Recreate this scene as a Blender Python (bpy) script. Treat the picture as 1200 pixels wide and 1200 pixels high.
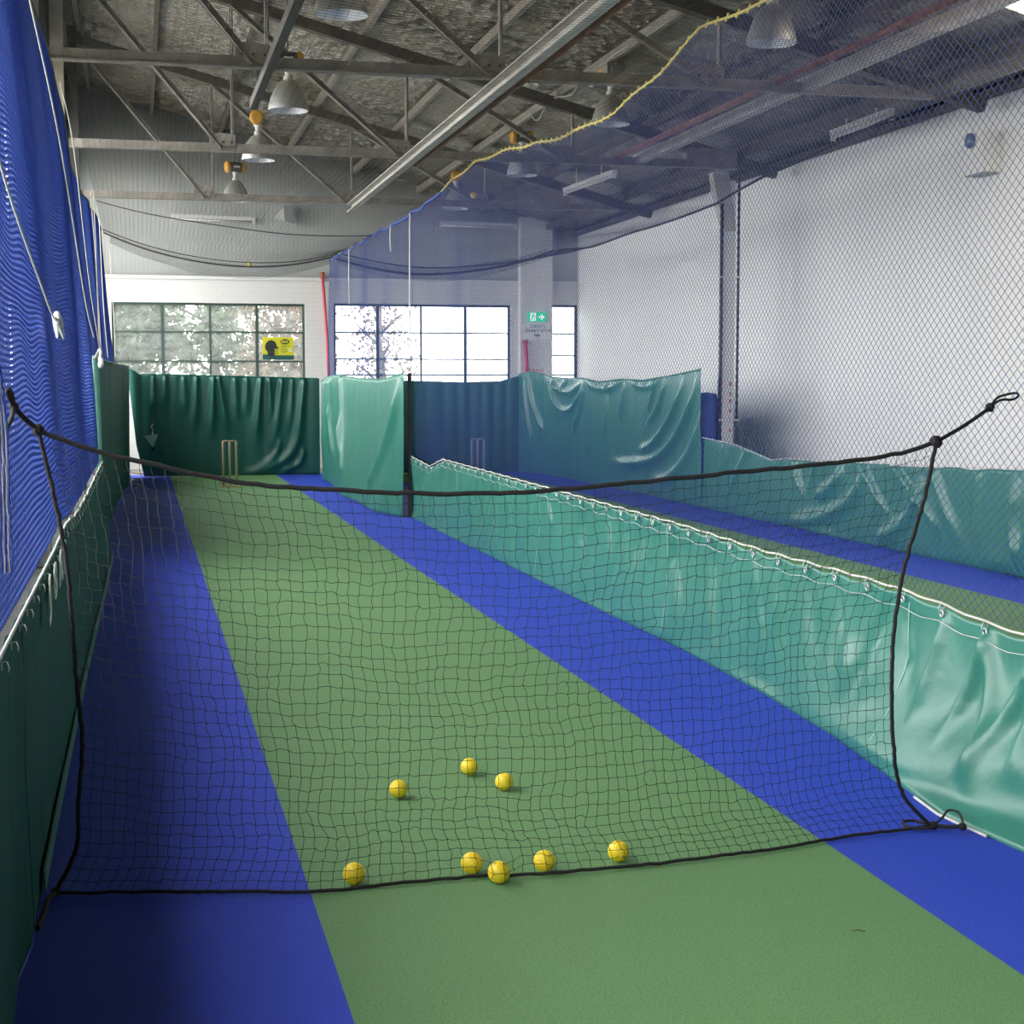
import bpy, bmesh, math, random
import numpy as np
from mathutils import Vector, Matrix

# ------------------------------------------------------------------ scene, camera, light
for _o in list(bpy.data.objects):
    bpy.data.objects.remove(_o)
SC = bpy.context.scene
COL = SC.collection
PI = math.pi
random.seed(7)
RNG = np.random.default_rng(7)

cam_d = bpy.data.cameras.new('camera')
cam_d.sensor_fit = 'HORIZONTAL'
cam_d.sensor_width = 13.0
cam_d.lens = 20.0
cam_d.clip_start = 0.05
cam_d.clip_end = 300
cam = bpy.data.objects.new('camera', cam_d)
COL.objects.link(cam)
cam.location = (0, 0, 1.6)
cam.rotation_euler = (math.radians(90 - 4.707), 0, math.radians(-13.304))
SC.camera = cam

world = bpy.data.worlds.new('overcast_sky')
SC.world = world
world.use_nodes = True
bgn = world.node_tree.nodes['Background']
bgn.inputs['Color'].default_value = (1.0, 0.99, 0.965, 1)
bgn.inputs['Strength'].default_value = 7.0

SC.view_settings.view_transform = 'Standard'
SC.view_settings.look = 'None'
SC.view_settings.exposure = 0.8
SC.view_settings.gamma = 1.0
SC.view_settings.use_curve_mapping = False
try:
    SC.cycles.use_denoising = True
    SC.cycles.max_bounces = 10
    SC.cycles.transparent_max_bounces = 24
    SC.cycles.caustics_reflective = False
    SC.cycles.caustics_refractive = False
    SC.cycles.sample_clamp_indirect = 6
except Exception:
    pass


def portal(name, loc, rot, sx, sy):
    """guides daylight sampling through a real opening of the hall; gives no light of its own"""
    d = bpy.data.lights.new(name, 'AREA')
    d.shape = 'RECTANGLE'
    d.size = sx
    d.size_y = sy
    d.cycles.is_portal = True
    o = bpy.data.objects.new(name, d)
    COL.objects.link(o)
    o.location = loc
    o.rotation_euler = rot
    return o


LEFT_BAYS = [(-0.7, 3.5, 3.5), (4.4, 8.7, 3.8), (9.6, 13.9, 4.3), (14.8, 19.1, 5.2), (20.0, 24.2, 5.6), (25.1, 29.3, 5.4)]   # y0, y1, head height
LEFT_SILL = 1.0
for a, b, h in LEFT_BAYS:
    portal('window_portal', (-1.42, (a + b) / 2, (LEFT_SILL + h) / 2), (0, math.radians(-90), 0), h - LEFT_SILL, b - a)
portal('window_portal', (1.3, 30.06, 2.25), (math.radians(-90), 0, 0), 3.5, 1.6)
portal('window_portal', (5.3, 30.06, 2.25), (math.radians(-90), 0, 0), 3.4, 1.6)


# ------------------------------------------------------------------ helpers
def tag(o, label=None, cat=None, group=None, kind=None):
    if label:
        o['label'] = label
    if cat:
        o['category'] = cat
    if group:
        o['group'] = group
    if kind:
        o['kind'] = kind
    return o


def empty(name, loc=(0, 0, 0), rz=0):
    o = bpy.data.objects.new(name, None)
    o.empty_display_size = 0.1
    COL.objects.link(o)
    o.location = loc
    o.rotation_euler = (0, 0, rz)
    return o


def link(name, me, mat=None, parent=None):
    o = bpy.data.objects.new(name, me)
    COL.objects.link(o)
    if mat is not None and len(me.materials) == 0:
        me.materials.append(mat)
    if parent is not None:
        o.parent = parent
    return o


def copy_tree(o, parent=None):
    c = o.copy()
    COL.objects.link(c)
    c.parent = parent
    for ch in list(o.children):
        copy_tree(ch, c)
    return c


class MB:
    def __init__(self):
        self.v = []
        self.f = []

    def box(self, x0, x1, y0, y1, z0, z1):
        n = len(self.v)
        self.v += [(x0, y0, z0), (x1, y0, z0), (x1, y1, z0), (x0, y1, z0), (x0, y0, z1), (x1, y0, z1), (x1, y1, z1), (x0, y1, z1)]
        self.f += [(n, n + 3, n + 2, n + 1), (n + 4, n + 5, n + 6, n + 7), (n, n + 1, n + 5, n + 4), (n + 1, n + 2, n + 6, n + 5), (n + 2, n + 3, n + 7, n + 6), (n + 3, n, n + 4, n + 7)]
        return self

    def bar(self, p, q, w, h, up=(0, 0, 1)):
        """box bar from p to q, w wide sideways, h along up"""
        p, q = Vector(p), Vector(q)
        d = (q - p).normalized()
        u = Vector(up)
        s = d.cross(u)
        if s.length < 1e-4:
            s = d.cross(Vector((1, 0, 0)))
        s.normalize()
        u = s.cross(d).normalized()
        n = len(self.v)
        for c in (p, q):
            for a, b in ((-1, -1), (1, -1), (1, 1), (-1, 1)):
                self.v.append(tuple(c + s * (a * w / 2) + u * (b * h / 2)))
        self.f += [(n, n + 1, n + 2, n + 3), (n + 7, n + 6, n + 5, n + 4)]
        for k in range(4):
            a, b = n + k, n + (k + 1) % 4
            self.f.append((b, a, a + 4, b + 4))
        return self

    def tube(self, pts, r, sides=6, cap=True):
        pts = [Vector(p) for p in pts]
        n0 = len(self.v)
        N = len(pts)
        rr = r if isinstance(r, (list, tuple)) else [r] * N
        prev = None
        for i, p in enumerate(pts):
            d = (pts[min(i + 1, N - 1)] - pts[max(i - 1, 0)])
            if d.length < 1e-9:
                d = Vector((0, 0, 1))
            d.normalize()
            if prev is None:
                a = d.cross(Vector((0, 0, 1)))
                if a.length < 1e-3:
                    a = d.cross(Vector((1, 0, 0)))
            else:
                a = prev - d * prev.dot(d)
                if a.length < 1e-4:
                    a = d.cross(Vector((1, 0, 0)))
            a.normalize()
            prev = a
            b = d.cross(a)
            for k in range(sides):
                t = 2 * PI * k / sides
                self.v.append(tuple(p + (a * math.cos(t) + b * math.sin(t)) * rr[i]))
        for i in range(N - 1):
            for k in range(sides):
                a = n0 + i * sides + k
                b = n0 + i * sides + (k + 1) % sides
                self.f.append((a, b, b + sides, a + sides))
        if cap:
            self.f.append(tuple(n0 + k for k in range(sides))[::-1])
            self.f.append(tuple(n0 + (N - 1) * sides + k for k in range(sides)))
        return self

    def lathe(self, prof, sides=24, c=(0, 0, 0)):
        n0 = len(self.v)
        for r, z in prof:
            for k in range(sides):
                t = 2 * PI * k / sides
                self.v.append((c[0] + r * math.cos(t), c[1] + r * math.sin(t), c[2] + z))
        for i in range(len(prof) - 1):
            for k in range(sides):
                a = n0 + i * sides + k
                b = n0 + i * sides + (k + 1) % sides
                self.f.append((a, b, b + sides, a + sides))
        return self

    def poly(self, pts, dep):
        """flat outline (list of 3D points) given depth along vector dep"""
        n = len(self.v)
        m = len(pts)
        dep = Vector(dep)
        self.v += [tuple(p) for p in pts]
        self.v += [tuple(Vector(p) + dep) for p in pts]
        self.f.append(tuple(range(n, n + m)))
        self.f.append(tuple(range(n + 2 * m - 1, n + m - 1, -1)))
        for k in range(m):
            a, b = n + k, n + (k + 1) % m
            self.f.append((b, a, a + m, b + m))
        return self

    def mesh(self, name, smooth=False):
        me = bpy.data.meshes.new(name)
        me.from_pydata(self.v, [], self.f)
        if smooth:
            me.polygons.foreach_set('use_smooth', [True] * len(me.polygons))
        me.update()
        return me

    def build(self, name, mat, parent=None, smooth=False):
        return link(name, self.mesh(name, smooth), mat, parent)


def fix_normals(o):
    bm = bmesh.new()
    bm.from_mesh(o.data)
    bmesh.ops.recalc_face_normals(bm, faces=bm.faces)
    bm.to_mesh(o.data)
    bm.free()
    return o


def np_mesh(name, V, Q, smooth=True):
    me = bpy.data.meshes.new(name)
    V = np.asarray(V, dtype=np.float32)
    Q = np.asarray(Q, dtype=np.int32)
    k = Q.shape[1]
    me.vertices.add(len(V))
    me.vertices.foreach_set('co', V.ravel())
    me.loops.add(Q.size)
    me.loops.foreach_set('vertex_index', Q.ravel())
    me.polygons.add(len(Q))
    me.polygons.foreach_set('loop_start', np.arange(0, Q.size, k, dtype=np.int32))
    me.polygons.foreach_set('use_smooth', np.full(len(Q), smooth))
    me.update(calc_edges=True)
    return me


def thread_mesh(name, A, B, r, sides=3):
    """every thread segment a little prism of its own"""
    A = np.asarray(A, float)
    B = np.asarray(B, float)
    d = B - A
    L = np.linalg.norm(d, axis=1)
    ok = L > 1e-6
    A, B, d, L = A[ok], B[ok], d[ok], L[ok]
    d = d / L[:, None]
    ref = np.where(np.abs(d[:, 2:3]) > 0.9, np.array([[1.0, 0, 0]]), np.array([[0, 0, 1.0]]))
    a = np.cross(d, ref)
    a /= np.linalg.norm(a, axis=1)[:, None]
    b = np.cross(d, a)
    n = len(A)
    V = np.zeros((n, 2 * sides, 3))
    for k in range(sides):
        t = 2 * PI * k / sides
        o = (a * math.cos(t) + b * math.sin(t)) * r
        V[:, k] = A + o
        V[:, sides + k] = B + o
    base = np.arange(n)[:, None] * (2 * sides)
    Q = []
    for k in range(sides):
        k2 = (k + 1) % sides
        Q.append(np.concatenate([base + k, base + k2, base + sides + k2, base + sides + k], axis=1))
    return np_mesh(name, V.reshape(-1, 3), np.concatenate(Q, axis=0))


def _hash(ix, iy, seed):
    h = np.sin(ix * 127.1 + iy * 311.7 + seed * 74.7) * 43758.5453
    return h - np.floor(h)


def vnoise(x, y, seed=0):
    x = np.asarray(x, float)
    y = np.asarray(y, float)
    ix, iy = np.floor(x), np.floor(y)
    fx, fy = x - ix, y - iy
    fx = fx * fx * (3 - 2 * fx)
    fy = fy * fy * (3 - 2 * fy)
    a = _hash(ix, iy, seed)
    b = _hash(ix + 1, iy, seed)
    c = _hash(ix, iy + 1, seed)
    e = _hash(ix + 1, iy + 1, seed)
    return (a + (b - a) * fx + (c - a) * fy + (a - b - c + e) * fx * fy) * 2 - 1


def smooth_path(pts, n=8):
    """Catmull-Rom through the points"""
    P = [Vector(p) for p in pts]
    P = [P[0] * 2 - P[1]] + P + [P[-1] * 2 - P[-2]]
    out = []
    for i in range(1, len(P) - 2):
        for k in range(n):
            t = k / n
            a, b, c, d = P[i - 1], P[i], P[i + 1], P[i + 2]
            out.append(0.5 * ((2 * b) + (c - a) * t + (2 * a - 5 * b + 4 * c - d) * t * t + (3 * b - a - 3 * c + d) * t ** 3))
    out.append(P[-2])
    return out


def rope(name, pts, r, mat, parent=None, n=8, sides=7, rough=0.0):
    p = smooth_path(pts, n)
    if rough:
        p = [q + Vector((random.uniform(-rough, rough), random.uniform(-rough, rough), random.uniform(-rough, rough))) for q in p]
    return MB().tube(p, r, sides).build(name, mat, parent, True)


# ------------------------------------------------------------------ materials
MATS = {}


def mat(name, col, rough=0.6, metal=0.0, var=0.0, vscale=8.0, bump=0.0, bscale=40.0, spec=0.5, trans=0.0, stretch=None, detail=6.0, coord='Object'):
    m = bpy.data.materials.new(name)
    MATS[name] = m
    m.use_nodes = True
    nt = m.node_tree
    N, L = nt.nodes, nt.links
    bs = N['Principled BSDF']
    bs.inputs['Base Color'].default_value = (*col, 1)
    bs.inputs['Roughness'].default_value = rough
    bs.inputs['Metallic'].default_value = metal
    bs.inputs['Specular IOR Level'].default_value = spec
    tc = N.new('ShaderNodeTexCoord')
    vec = tc.outputs[coord]
    if stretch:
        mp = N.new('ShaderNodeMapping')
        mp.inputs['Scale'].default_value = stretch
        L.new(vec, mp.inputs['Vector'])
        vec = mp.outputs['Vector']
    if var:
        nz = N.new('ShaderNodeTexNoise')
        nz.inputs['Scale'].default_value = vscale
        nz.inputs['Detail'].default_value = detail
        L.new(vec, nz.inputs['Vector'])
        rp = N.new('ShaderNodeMapRange')
        rp.inputs['From Min'].default_value = 0.3
        rp.inputs['From Max'].default_value = 0.7
        rp.inputs['To Min'].default_value = 1 - var
        rp.inputs['To Max'].default_value = 1 + var
        L.new(nz.outputs['Fac'], rp.inputs['Value'])
        mx = N.new('ShaderNodeMix')
        mx.data_type = 'RGBA'
        mx.blend_type = 'MULTIPLY'
        mx.inputs['Factor'].default_value = 1
        mx.inputs['A'].default_value = (*col, 1)
        cb = N.new('ShaderNodeCombineColor')
        for k in ('Red', 'Green', 'Blue'):
            L.new(rp.outputs['Result'], cb.inputs[k])
        L.new(cb.outputs['Color'], mx.inputs['B'])
        L.new(mx.outputs['Result'], bs.inputs['Base Color'])
    if bump:
        bz = N.new('ShaderNodeTexNoise')
        bz.inputs['Scale'].default_value = bscale
        bz.inputs['Detail'].default_value = 5
        L.new(vec, bz.inputs['Vector'])
        bp = N.new('ShaderNodeBump')
        bp.inputs['Strength'].default_value = bump
        bp.inputs['Distance'].default_value = 0.02
        L.new(bz.outputs['Fac'], bp.inputs['Height'])
        L.new(bp.outputs['Normal'], bs.inputs['Normal'])
    if trans:
        tr = N.new('ShaderNodeBsdfTranslucent')
        tr.inputs['Color'].default_value = (*col, 1)
        ms = N.new('ShaderNodeMixShader')
        ms.inputs['Fac'].default_value = trans
        L.new(bs.outputs['BSDF'], ms.inputs[1])
        L.new(tr.outputs['BSDF'], ms.inputs[2])
        L.new(ms.outputs['Shader'], N['Material Output'].inputs['Surface'])
    return m


mat('concrete', (0.28, 0.27, 0.25), 0.85, var=0.15, vscale=3, bump=0.2, bscale=30)
mat('green_turf', (0.150, 0.315, 0.125), 0.62, var=0.20, vscale=120, bump=0.5, bscale=420, spec=0.35, detail=3)
mat('blue_turf', (0.034, 0.078, 0.62), 0.65, var=0.20, vscale=120, bump=0.5, bscale=420, spec=0.3, detail=3)
mat('white_paint', (0.72, 0.72, 0.72), 0.7, var=0.05, vscale=1.3, bump=0.15, bscale=18)
mat('render_white', (0.80, 0.80, 0.80), 0.75, var=0.035, vscale=0.9, bump=0.12, bscale=9)
mat('gable_paint', (0.56, 0.58, 0.57), 0.7, var=0.08, vscale=1.0, bump=0.1, bscale=12)
mat('timber_dark', (0.10, 0.085, 0.07), 0.8, var=0.3, vscale=5, bump=0.2, bscale=30)
mat('timber_pale', (0.38, 0.34, 0.28), 0.8, var=0.25, vscale=4, bump=0.2, bscale=20)
mat('steel_brown', (0.29, 0.265, 0.235), 0.6, metal=0.15, var=0.25, vscale=6)
mat('steel_grey', (0.52, 0.51, 0.48), 0.6, metal=0.1, var=0.15, vscale=6)
mat('steel_dark', (0.06, 0.055, 0.05), 0.6, metal=0.2, var=0.2, vscale=6)
mat('rust_pipe', (0.30, 0.14, 0.09), 0.7, metal=0.1, var=0.25, vscale=8)
mat('brick_red', (0.35, 0.10, 0.06), 0.8, var=0.2, vscale=12)
mat('frame_green', (0.05, 0.085, 0.075), 0.5, var=0.1)
mat('tarp_green', (0.034, 0.188, 0.143), 0.38, var=0.07, vscale=2.2, bump=0.10, bscale=22, spec=0.55)
mat('tarp_shaded', (0.018, 0.112, 0.088), 0.42, var=0.10, vscale=2.2, bump=0.10, bscale=22, spec=0.5)  # tarp green darkened: shade of the backlit back curtain put into the colour
mat('seam_pale', (0.25, 0.50, 0.43), 0.5)
mat('tarp_matt_shaded', (0.016, 0.098, 0.076), 0.7, var=0.1, vscale=2.2, bump=0.08, bscale=22, spec=0.15)  # matt, darker copy: shade of the backlit left side painted into the green
mat('tarp_hem', (0.075, 0.26, 0.20), 0.45, var=0.1)
mat('net_blue', (0.058, 0.108, 0.42), 0.5, trans=0.3)
mat('net_blue_left', (0.045, 0.105, 0.46), 0.5, trans=0.3)
mat('net_black', (0.012, 0.012, 0.014), 0.6)
mat('net_charcoal', (0.05, 0.05, 0.045), 0.7)
mat('rope_black', (0.014, 0.013, 0.014), 0.75, bump=0.5, bscale=250)
mat('rope_white', (0.72, 0.71, 0.68), 0.75, bump=0.4, bscale=300)
mat('rope_cream', (0.55, 0.55, 0.46), 0.75)
mat('rope_yellow', (0.58, 0.50, 0.16), 0.7)
mat('ball_yellow', (0.96, 0.71, 0.03), 0.42, var=0.04, vscale=20)
mat('aluminium', (0.72, 0.72, 0.70), 0.38, metal=0.75)
mat('lamp_inside', (0.75, 0.78, 0.85), 0.4, metal=0.3)
mat('ballast_dark', (0.09, 0.085, 0.07), 0.5)
mat('ballast_yellow', (0.66, 0.34, 0.03), 0.5, var=0.1)
mat('plastic_white', (0.78, 0.78, 0.77), 0.5)
mat('plastic_grey', (0.30, 0.32, 0.33), 0.5)
mat('blue_pad', (0.03, 0.09, 0.42), 0.55, var=0.1)
mat('lens_blue', (0.16, 0.22, 0.36), 0.3)
mat('wood', (0.52, 0.38, 0.24), 0.6, var=0.2, vscale=14, stretch=(1, 1, 0.1))
mat('stump_grey', (0.55, 0.52, 0.52), 0.6)
mat('red_pole', (0.62, 0.09, 0.13), 0.5)
mat('poster_yellow', (0.62, 0.60, 0.02), 0.6)
mat('poster_green', (0.015, 0.09, 0.075), 0.6)
mat('poster_black', (0.02, 0.03, 0.03), 0.6)
mat('ink_grey', (0.16, 0.18, 0.24), 0.8)
mat('ink_green', (0.05, 0.28, 0.28), 0.8)
mat('ink_red', (0.60, 0.12, 0.20), 0.8)
mat('stencil_white', (0.75, 0.76, 0.68), 0.8, var=0.3, vscale=40)
mat('black_paint', (0.012, 0.012, 0.012), 0.6)
mat('bark', (0.07, 0.055, 0.04), 0.9)
mat('grass_ground', (0.36, 0.35, 0.31), 0.9, var=0.2, vscale=2)
mat('leaf_green', (0.045, 0.065, 0.035), 0.6, trans=0.3, var=0.3, vscale=1.5)
mat('leaf_brown', (0.13, 0.085, 0.055), 0.6, trans=0.3, var=0.3, vscale=1.5)

# lit green escape sign
m = mat('sign_green', (0.01, 0.42, 0.22), 0.5)
m.node_tree.nodes['Principled BSDF'].inputs['Emission Color'].default_value = (0.02, 0.75, 0.38, 1)
m.node_tree.nodes['Principled BSDF'].inputs['Emission Strength'].default_value = 0.35
m = mat('sign_white', (0.85, 0.85, 0.85), 0.5)
m.node_tree.nodes['Principled BSDF'].inputs['Emission Color'].default_value = (0.9, 0.9, 0.9, 1)
m.node_tree.nodes['Principled BSDF'].inputs['Emission Strength'].default_value = 0.4

# crumpled silver foil blanket under the roof sheets
m = mat('foil', (0.30, 0.295, 0.285), 0.27, metal=0.85)
nt = m.node_tree
tc = nt.nodes['Texture Coordinate']
bs = nt.nodes['Principled BSDF']
vo = nt.nodes.new('ShaderNodeTexVoronoi')
vo.feature = 'F1'
vo.inputs['Scale'].default_value = 7.0
nz = nt.nodes.new('ShaderNodeTexNoise')
nz.inputs['Scale'].default_value = 5.0
nz.inputs['Detail'].default_value = 8
nz.inputs['Roughness'].default_value = 0.7
ad = nt.nodes.new('ShaderNodeMath')
ad.operation = 'ADD'
bp = nt.nodes.new('ShaderNodeBump')
bp.inputs['Strength'].default_value = 1.0
bp.inputs['Distance'].default_value = 0.10
n2 = nt.nodes.new('ShaderNodeTexNoise')
n2.inputs['Scale'].default_value = 0.6
n2.inputs['Detail'].default_value = 4
cr = nt.nodes.new('ShaderNodeValToRGB')
cr.color_ramp.elements[0].position = 0.35
cr.color_ramp.elements[0].color = (0.20, 0.165, 0.125, 1)
cr.color_ramp.elements[1].position = 0.62
cr.color_ramp.elements[1].color = (0.34, 0.325, 0.295, 1)
nt.links.new(tc.outputs['Object'], vo.inputs['Vector'])
nt.links.new(tc.outputs['Object'], nz.inputs['Vector'])
nt.links.new(tc.outputs['Object'], n2.inputs['Vector'])
nt.links.new(n2.outputs['Fac'], cr.inputs['Fac'])
nt.links.new(cr.outputs['Color'], bs.inputs['Base Color'])
nt.links.new(vo.outputs['Distance'], ad.inputs[0])
nt.links.new(nz.outputs['Fac'], ad.inputs[1])
nt.links.new(ad.outputs['Value'], bp.inputs['Height'])
nt.links.new(bp.outputs['Normal'], bs.inputs['Normal'])

# old white-painted brickwork (relief only)
m = mat('painted_brick', (0.70, 0.70, 0.69), 0.75)
nt = m.node_tree
tc = nt.nodes['Texture Coordinate']
bs = nt.nodes['Principled BSDF']
mp = nt.nodes.new('ShaderNodeMapping')
mp.inputs['Rotation'].default_value = (math.radians(90), 0, 0)
br = nt.nodes.new('ShaderNodeTexBrick')
br.inputs['Scale'].default_value = 1.0
br.inputs['Brick Width'].default_value = 0.24
br.inputs['Row Height'].default_value = 0.086
br.inputs['Mortar Size'].default_value = 0.006
br.inputs['Color1'].default_value = (0.72, 0.72, 0.71, 1)
br.inputs['Color2'].default_value = (0.705, 0.705, 0.695, 1)
br.inputs['Mortar'].default_value = (0.66, 0.66, 0.65, 1)
nt.links.new(tc.outputs['Object'], mp.inputs['Vector'])
nt.links.new(mp.outputs['Vector'], br.inputs['Vector'])
nt.links.new(br.outputs['Color'], bs.inputs['Base Color'])

# dusty old window glass: clear with a streaky film of grime that scatters daylight
m = bpy.data.materials.new('dusty_glass')
MATS['dusty_glass'] = m
m.use_nodes = True
nt = m.node_tree
N, L = nt.nodes, nt.links
N.remove(N['Principled BSDF'])
tc = N.new('ShaderNodeTexCoord')
mp = N.new('ShaderNodeMapping')
mp.inputs['Scale'].default_value = (1.2, 1, 4)
nz = N.new('ShaderNodeTexNoise')
nz.inputs['Scale'].default_value = 2.5
nz.inputs['Detail'].default_value = 6
rp = N.new('ShaderNodeMapRange')
rp.inputs['From Min'].default_value = 0.3
rp.inputs['From Max'].default_value = 0.75
rp.inputs['To Min'].default_value = 0.07
rp.inputs['To Max'].default_value = 0.22
tp = N.new('ShaderNodeBsdfTransparent')
tp.inputs['Color'].default_value = (0.93, 0.96, 0.95, 1)
tl = N.new('ShaderNodeBsdfTranslucent')
tl.inputs['Color'].default_value = (0.5, 0.53, 0.53, 1)
ms = N.new('ShaderNodeMixShader')
gl = N.new('ShaderNodeBsdfGlossy')
gl.inputs['Roughness'].default_value = 0.1
fr = N.new('ShaderNodeFresnel')
ms2 = N.new('ShaderNodeMixShader')
L.new(tc.outputs['Object'], mp.inputs['Vector'])
L.new(mp.outputs['Vector'], nz.inputs['Vector'])
L.new(nz.outputs['Fac'], rp.inputs['Value'])
L.new(rp.outputs['Result'], ms.inputs['Fac'])
L.new(tp.outputs['BSDF'], ms.inputs[1])
L.new(tl.outputs['BSDF'], ms.inputs[2])
L.new(fr.outputs['Fac'], ms2.inputs['Fac'])
L.new(ms.outputs['Shader'], ms2.inputs[1])
L.new(gl.outputs['BSDF'], ms2.inputs[2])
L.new(ms2.outputs['Shader'], N['Material Output'].inputs['Surface'])

# translucent roof-light sheet
m = bpy.data.materials.new('rooflight')
MATS['rooflight'] = m
m.use_nodes = True
nt = m.node_tree
N, L = nt.nodes, nt.links
N.remove(N['Principled BSDF'])
tl = N.new('ShaderNodeBsdfTranslucent')
tl.inputs['Color'].default_value = (0.9, 0.86, 0.74, 1)
tp = N.new('ShaderNodeBsdfTransparent')
tp.inputs['Color'].default_value = (0.95, 0.9, 0.8, 1)
ms = N.new('ShaderNodeMixShader')
ms.inputs['Fac'].default_value = 0.5
L.new(tl.outputs['BSDF'], ms.inputs[1])
L.new(tp.outputs['BSDF'], ms.inputs[2])
L.new(ms.outputs['Shader'], N['Material Output'].inputs['Surface'])
M = MATS


# ------------------------------------------------------------------ the setting
XL, XR, YF, YB = -1.15, 8.36, -7.0, 29.8


def zroof(x):
    return 6.70 - 0.262 * x


g = MB().box(-60, 70, -50, 90, -0.5, -0.12).build('ground', M['grass_ground'])
tag(g, kind='structure')
fl = MB().box(XL - 0.2, XR + 0.2, YF - 0.2, YB + 0.2, -0.12, -0.012).build('floor', M['concrete'])
tag(fl, kind='structure')


def strip(name, x0, x1, y0, y1, mt):
    return MB().box(x0, x1, y0, y1, -0.012, 0.0).build(name, M[mt], fl)


strip('blue_turf_strip', -0.62, 0.497, -5, 27.9, 'blue_turf')
strip('green_turf_strip', 0.497, 2.302, -5, 27.9, 'green_turf')
strip('blue_turf_strip', 2.302, 3.22, -5, 27.9, 'blue_turf')
strip('blue_turf_strip', 3.22, 4.15, -5, 27.9, 'blue_turf')
strip('green_turf_strip', 4.15, 6.21, -5, 27.9, 'green_turf')
strip('blue_turf_strip', 6.21, 7.3, -5, 27.9, 'blue_turf')

# back wall with three window openings
W1 = (-0.45, 3.06, 1.45, 3.06)
W2 = (3.60, 7.02, 1.45, 3.08)
W3 = (7.81, 8.36, 1.45, 3.10)
wb = MB()
ZB = 3.52
wb.box(XL - 0.2, XR + 0.2, YB, YB + 0.22, 0, 1.45)
wb.box(XL - 0.2, XR + 0.2, YB, YB + 0.22, 3.10, ZB)
wb.box(XL - 0.2, W1[0], YB, YB + 0.22, 1.45, 3.10)
wb.box(W1[1], W2[0], YB, YB + 0.22, 1.45, 3.10)
wb.box(W2[1], W3[0], YB, YB + 0.22, 1.45, 3.10)
wb.box(W1[0], W1[1], YB, YB + 0.22, 3.06, 3.10)
wb.box(W2[0], W2[1], YB, YB + 0.22, 3.08, 3.10)
wall_back = wb.build('wall_back', M['painted_brick'])
tag(wall_back, kind='structure')
pl = MB().box(7.17, 7.80, YB - 0.2, YB + 0.01, 0, 4.75).build('pilaster', M['white_paint'], wall_back)
# corrugated sheeting of the gable
nx = 126 * 4
xs = np.linspace(XL - 0.15, XR + 0.15, nx)
yy = YB + 0.03 + 0.0022 * np.cos(xs / 0.076 * 2 * PI)
V = np.concatenate([np.stack([xs, yy, np.full(nx, ZB)], 1), np.stack([xs, yy, zroof(xs) + 0.05], 1)])
Q = np.stack([np.arange(nx - 1), np.arange(1, nx), np.arange(1, nx) + nx, np.arange(nx - 1) + nx], 1)
gs = link('gable_sheeting', np_mesh('gable_sheeting', V, Q), M['gable_paint'], wall_back)
sm = gs.modifiers.new('thickness', 'SOLIDIFY')
sm.thickness = 0.01
tr = MB().box(XL, 7.17, YB - 0.045, YB + 0.0, ZB - 0.03, ZB + 0.03).box(7.8, XR, YB - 0.045, YB, ZB - 0.03, ZB + 0.03).build('trim_1', M['white_paint'])
tag(tr, kind='structure')

wr = MB().box(XR, XR + 0.22, YF - 0.2, YB + 0.2, 0, 4.52).build('wall_right', M['render_white'])
tag(wr, kind='structure')

# front wall behind the camera
wf = MB().poly([(XL - 0.2, YF - 0.22, 0), (XR + 0.2, YF - 0.22, 0), (XR + 0.2, YF - 0.22, zroof(XR + 0.2)), (XL - 0.2, YF - 0.22, zroof(XL - 0.2))], (0, 0.22, 0))
wf = wf.build('wall_front', M['white_paint'])
tag(wf, kind='structure')

# left wall: low masonry, a band of windows, sheeting above
wl = MB()
X0, X1 = XL - 0.22, XL
wl.box(X0, X1, YF - 0.2, YB + 0.2, 0, LEFT_SILL)
for a, b_, h in LEFT_BAYS:
    wl.box(X0, X1, a, b_, h, zroof(XL) + 0.02)
edges = [YF - 0.2] + [e for b in LEFT_BAYS for e in b[:2]] + [YB + 0.2]
for k in range(0, len(edges), 2):
    wl.box(X0, X1, edges[k], edges[k + 1], LEFT_SILL, zroof(XL) + 0.02)
wl = wl.build('wall_left', M['timber_dark'])
tag(wl, kind='structure')
for y, w, mt in ((14.3, 0.16, 'timber_pale'), (19.5, 0.15, 'timber_pale'), (24.65, 0.14, 'steel_dark')):
    MB().box(-0.93, -0.93 + w, y - 0.09, y + 0.09, 0, zroof(-0.9) - 0.1).build('wall_post', M[mt], wl)
MB().box(-1.12, -0.93, 15.4, 15.55, 3.0, zroof(-1) - 0.1).build('wall_post', M['timber_pale'], wl)
MB().box(-1.13, -1.0, 12.45, 12.9, 2.8, zroof(-1) - 0.1).build('brick_pier', M['brick_red'], wl)
# horizontal girts of the left wall
for z in (6.2,):
    MB().box(XL, XL + 0.07, YF, YB, z, z + 0.12).build('girt', M['timber_dark'], wl)


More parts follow.
